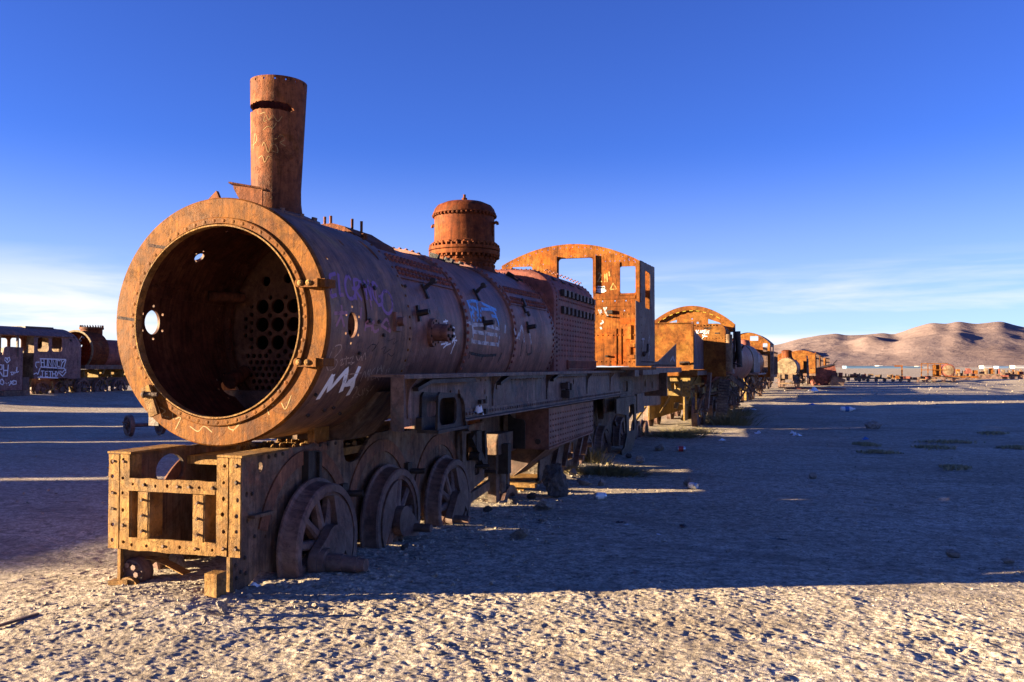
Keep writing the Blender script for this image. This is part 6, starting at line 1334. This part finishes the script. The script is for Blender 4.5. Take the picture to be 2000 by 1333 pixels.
# scattered gravel: nobody could count it
def gravel(n, seed, region, smin, smax, name):
    rs = np.random.RandomState(seed); protos = []
    for k in range(4):
        me = stone_mesh('pebble', 100+k, 1, .5); co = np.empty(len(me.vertices)*3); me.vertices.foreach_get('co', co); f = [tuple(p.vertices) for p in me.polygons]; protos.append((co.reshape(-1, 3), np.array(f))); bpy.data.meshes.remove(me)
    P = region(rs, n); Z = ground_base(P[:, 0], P[:, 1]) + ground_detail(P[:, 0], P[:, 1], np.full(len(P), .02)); V = []; Fc = []; o = 0
    for i in range(len(P)):
        c, f = protos[i % 4]; s_ = smin*(smax/smin)**(rs.rand()**2.2); a = rs.rand()*6.28; ca, sa = math.cos(a), math.sin(a)
        q = c*s_*np.array([1, .8+.4*rs.rand(), .45+.35*rs.rand()]); q = np.stack([q[:, 0]*ca-q[:, 1]*sa, q[:, 0]*sa+q[:, 1]*ca, q[:, 2]], -1) + np.array([P[i, 0], P[i, 1], Z[i]+s_*.15])
        V.append(q); Fc.append(f+o); o += len(q)
    V = np.concatenate(V); Fc = np.concatenate(Fc); me = bpy.data.meshes.new(name); me.from_pydata(V.tolist(), [], Fc.tolist()); me.update()
    m_ = M['ground']; me.materials.append(m_); ob_ = bpy.data.objects.new(name, me); col.objects.link(ob_); tag(ob_, 'small loose gravel strewn over the desert floor', 'gravel', kind='stuff'); return ob_
gravel(9000, 1, lambda rs, n: np.stack([rs.uniform(-2.0, 6.2, n), rs.uniform(-2.6, 2.6, n)], -1), .003, .011, 'gravel')
gravel(2600, 2, lambda rs, n: np.stack([rs.normal(.9, .5, n), rs.uniform(-.6, 9, n)], -1), .006, .032, 'gravel')
gravel(4200, 6, lambda rs, n: np.stack([rs.uniform(.9, 8.5, n), rs.uniform(.6, 10, n)], -1), .004, .02, 'gravel')
gravel(2200, 3, lambda rs, n: np.stack([rs.uniform(-14, 16, n), 2 + 38*rs.rand(n)**1.5], -1), .010, .035, 'gravel')
gravel(1500, 4, lambda rs, n: np.stack([rs.uniform(3, 40, n), rs.uniform(36, 95, n)], -1), .03, .09, 'gravel')
gravel(420, 5, lambda rs, n: np.stack([rs.normal(0, .45, n), rs.normal(-.65, .35, n)], -1), .006, .024, 'gravel')

# grass tufts and low cushions of moss
def blade_mat(name, c1, c2):
    m, t, p_ = new_mat(name); v = coords(t); t.links.new(ramp(t, noise(t, v, 6, 4, .6), [(.35, c1), (.65, c2)]), p_.inputs['Base Color']); p_.inputs['Roughness'].default_value = .8; return m
M['grass'] = blade_mat('dry_grass', (.12, .105, .042), (.27, .215, .095)); M['moss'] = blade_mat('moss', (.25, .225, .12), (.34, .30, .19))
def tuft(px, py, w, h, n, lab, seed, d=None):
    q = at(px, py, 'z', -.08); z = gz(q.x, q.y)-.03; rs = random.Random(seed); s = MB(); d = d or w*.6
    for k in range(n):
        bx, by = rs.gauss(0, w*.22), rs.gauss(0, d*.22); lean = Vector((bx*1.2+rs.gauss(0, .08), by*1.2+rs.gauss(0, .08), 0)); hh = h*rs.uniform(.4, 1.0); ww = rs.uniform(.004, .009)
        a = rs.uniform(0, PI); sd_ = Vector((math.cos(a), math.sin(a), 0))*ww; p0 = Vector((bx, by, 0)); p1 = p0 + lean*.3 + Vector((0, 0, hh*.6)); p2 = p0 + lean*.9 + Vector((rs.gauss(0, .03), rs.gauss(0, .03), hh))
        s.add([p0-sd_, p0+sd_, p1-sd_*.7, p1+sd_*.7, p2], [(0, 1, 3, 2), (2, 3, 4)])
    o = s.build('grass_tuft', 'grass', None, smooth=0); o.location = (q.x, q.y, z); tag(o, lab, 'grass', 'dry grass tufts'); return o
tuft(1180, 926, 1.0, .20, 1500, 'wide dry grass clump right of the boulder', 1, .5)
tuft(1155, 905, .5, .34, 260, 'sunlit yellow grass in front of the rear driving wheels', 2)
tuft(1105, 905, .4, .22, 220, 'thin grass behind the boulder under the hopper', 8)
tuft(1320, 855, 1.3, .28, 900, 'straw-coloured grass at the foot of the second engine', 3)
tuft(1425, 832, 1.2, .45, 800, 'bushy grass below the hanging ribbed sheet', 4)
tuft(1398, 828, 1.0, .35, 500, 'grass clump under the second engine near its last wheels', 5)
tuft(1440, 812, 1.2, .4, 500, 'dark grass in front of the third engine', 6)
tuft(1365, 848, .8, .22, 350, 'low grass between the first two engines', 7)
def moss(px, py, w, d, lab, seed):
    q = at(px, py, 'z', -.06); z = gz(q.x, q.y); rs = random.Random(seed); s = MB()
    ph = [rs.uniform(0, 6.28) for _ in range(4)]
    for k in range(190):
        a = rs.uniform(0, 6.28); r_ = rs.random()**.7*(.65+.2*math.sin(2*a+ph[0])+.15*math.sin(5*a+ph[1])); x, y = w/2*r_*math.cos(a), d/2*r_*math.sin(a); h = .035*(1-r_*r_)+.004
        for j in range(2):
            b = rs.uniform(0, 3.1); sd_ = Vector((math.cos(b), math.sin(b), 0))*.022; s.add([Vector((x, y, h-.03))-sd_, Vector((x, y, h-.03))+sd_, Vector((x+rs.gauss(0, .02), y+rs.gauss(0, .02), h+rs.uniform(0, .03)))], [(0, 1, 2)])
    o = s.build('moss_cushion', 'moss', None, smooth=0); o.location = (q.x, q.y, z+.01); tag(o, lab, 'moss', 'moss cushions on the yard', 'stuff')
for k, (px, py, w, d, lab) in enumerate(((1825, 872, 1.3, 1.2, 'broad greenish moss cushion, front one of the right-hand patches'), (1855, 862, 1.6, 1.2, 'long moss cushion right behind the broad front one'), (1940, 848, 1.0, 1.0, 'small moss cushion near the right edge, farthest back'), (1990, 873, 1.0, 1.0, 'moss cushion cut by the right edge of the photo'), (1715, 882, .9, .6, 'brownish flat moss patch left of the green cushions'), (1690, 866, .8, .8, 'sunlit moss patch on the bright streak'), (1865, 910, .8, .7, 'thin moss patch lowest on the right'))): moss(px, py, w, d, lab, k)

# cans, bottle, scraps
m, t, p_ = new_mat('can_metal'); p_.inputs['Base Color'].default_value = (.55, .58, .62, 1); p_.inputs['Metallic'].default_value = .8; p_.inputs['Roughness'].default_value = .35; M['can'] = m
m, t, p_ = new_mat('white_plastic'); p_.inputs['Base Color'].default_value = (.78, .79, .8, 1); p_.inputs['Roughness'].default_value = .5; M['plastic'] = m
m, t, p_ = new_mat('blue_label'); p_.inputs['Base Color'].default_value = (.05, .16, .45, 1); p_.inputs['Roughness'].default_value = .5; M['bluelab'] = m
m, t, p_ = new_mat('red_label'); p_.inputs['Base Color'].default_value = (.45, .04, .04, 1); p_.inputs['Roughness'].default_value = .5; M['redlab'] = m
def can(px, py, rz, lab, sc=1.0, lm='plastic'):
    q = at(px, py, 'z', -.06); z = gz(q.x, q.y); r = empty('drink_can', (q.x, q.y, z+.02*sc), rz, lab, 'can')
    s = MB(); s.lathe([(0, -.055), (.020, -.055), (.028, -.048), (.032, -.04), (.032, .04), (.026, .052), (.024, .055), (.02, .05), (0, .05)], (0, 0, .012), 'x', 20); s.v = [(x*sc, y*sc, zz*sc) for x, y, zz in s.v]; b_ = s.build('body', 'can', r)
    s = MB(); s.lathe([(.0325, -.03), (.0325, .03)], (0, 0, .012), 'x', 20); s.v = [(x*sc, y*sc, zz*sc) for x, y, zz in s.v]; s.build('printed_band', lm, b_)
can(1172, 972, R(30), 'silver drink can right of the boulder', 1.35); can(1353, 951, R(-35), 'silver can lying against the rounded stone', 1.3); can(1330, 881, R(10), 'crushed can with red band near the second engine', 1.5, 'redlab')
q = at(1655, 800, 'z', -.05); r = empty('plastic_bottle', (q.x, q.y, gz(q.x, q.y)+.09), R(15), 'white plastic bottle with blue label lying far out on the yard', 'bottle')
s = MB(); s.lathe([(0, -.24), (.08, -.23), (.09, -.2), (.09, .10), (.05, .2), (.035, .22), (.035, .28), (0, .28)], (0, 0, 0), 'x', 18); s.build('body', 'plastic', r); s = MB(); s.lathe([(.093, -.1), (.093, .05)], (0, 0, 0), 'x', 18); s.build('label_band', 'bluelab', r)
def scrap(px, py, w, h, lab, seed, mat='plastic', ax=None):
    q = at(px, py, 'z', -.06) if ax is None else at(px, py, *ax); z = gz(q.x, q.y) if ax is None else q.z; rs = random.Random(seed); n = 5; vs = []
    for i in range(n):
        for j in range(n): vs.append(((i/(n-1)-.5)*w*rs.uniform(.7, 1.1), (j/(n-1)-.5)*w*.7*rs.uniform(.7, 1.1), rs.uniform(0, h)*(1 if 0 < i < n-1 and 0 < j < n-1 else .4)))
    s = MB(); s.add(vs, [(i*n+j, i*n+j+1, (i+1)*n+j+1, (i+1)*n+j) for i in range(n-1) for j in range(n-1)]); o = s.build('litter_scrap', mat, None, smooth=60); o.location = (q.x, q.y, z+.004); o.rotation_euler = (0, 0, rs.uniform(0, 6)); tag(o, lab, 'litter', 'litter on the yard'); return o
scrap(606, 1126, .09, .05, 'crumpled white tissue beside the first wheel crank', 1)
scrap(499, 1176, .07, .04, 'clear plastic scrap right of the timber block', 2)
sc_ = scrap(934, 812, .10, .10, 'white rag caught on the girder flange', 3, ax=('x', 1.10))
scrap(1588, 764, .9, .35, 'white plastic bag on the bright strip in front of the fourth engine', 4); scrap(1632, 749, .9, .4, 'white bag beside the overturned box', 5)
scrap(1298, 851, .22, .12, 'white bag scrap below the second engine', 6); scrap(1480, 846, .2, .08, 'pale wrapper out on the streaked ground', 7); scrap(1557, 850, .2, .1, 'white wrapper on the middle bright streak', 8)
scrap(1690, 856, .14, .08, 'bluish bit of plastic left of the moss', 9, 'bluelab'); scrap(1585, 790, .35, .1, 'blue plastic bit on the far shaded streaks', 10, 'bluelab')
scrap(1055, 1013, .08, .02, 'flat dark scrap on shaded ground right of the third wheel', 11, 'black'); scrap(1212, 1017, .10, .03, 'black rubber scrap on the open shade', 12, 'black'); scrap(1335, 1024, .11, .02, 'dark twisted strip right of the rubber scrap', 13, 'black'); scrap(1520, 1052, .16, .02, 'long dark splinter in the wide shade', 14, 'black')
scrap(1286, 1043, .05, .01, 'tiny pale shard in the wide shade', 15); scrap(1224, 1021, .04, .01, 'tiny white shard beside the rubber scrap', 16); scrap(1470, 800, .3, .1, 'white litter by the third engine', 17); scrap(1410, 860, .16, .06, 'white litter on the first thin bright streaks', 18); scrap(1548, 846, .15, .1, 'pale litter heap on the streaks', 19)
s = MB(); q = at(25, 1225, 'z', 0); s.bar((q.x-.02, q.y-.12, gz(q.x, q.y)+.012), (q.x+.02, q.y+.16, gz(q.x, q.y)+.02), .02, .015); o = s.build('stick', 'board', None); tag(o, 'short dark stick lying on the sand at the lower left', 'stick')
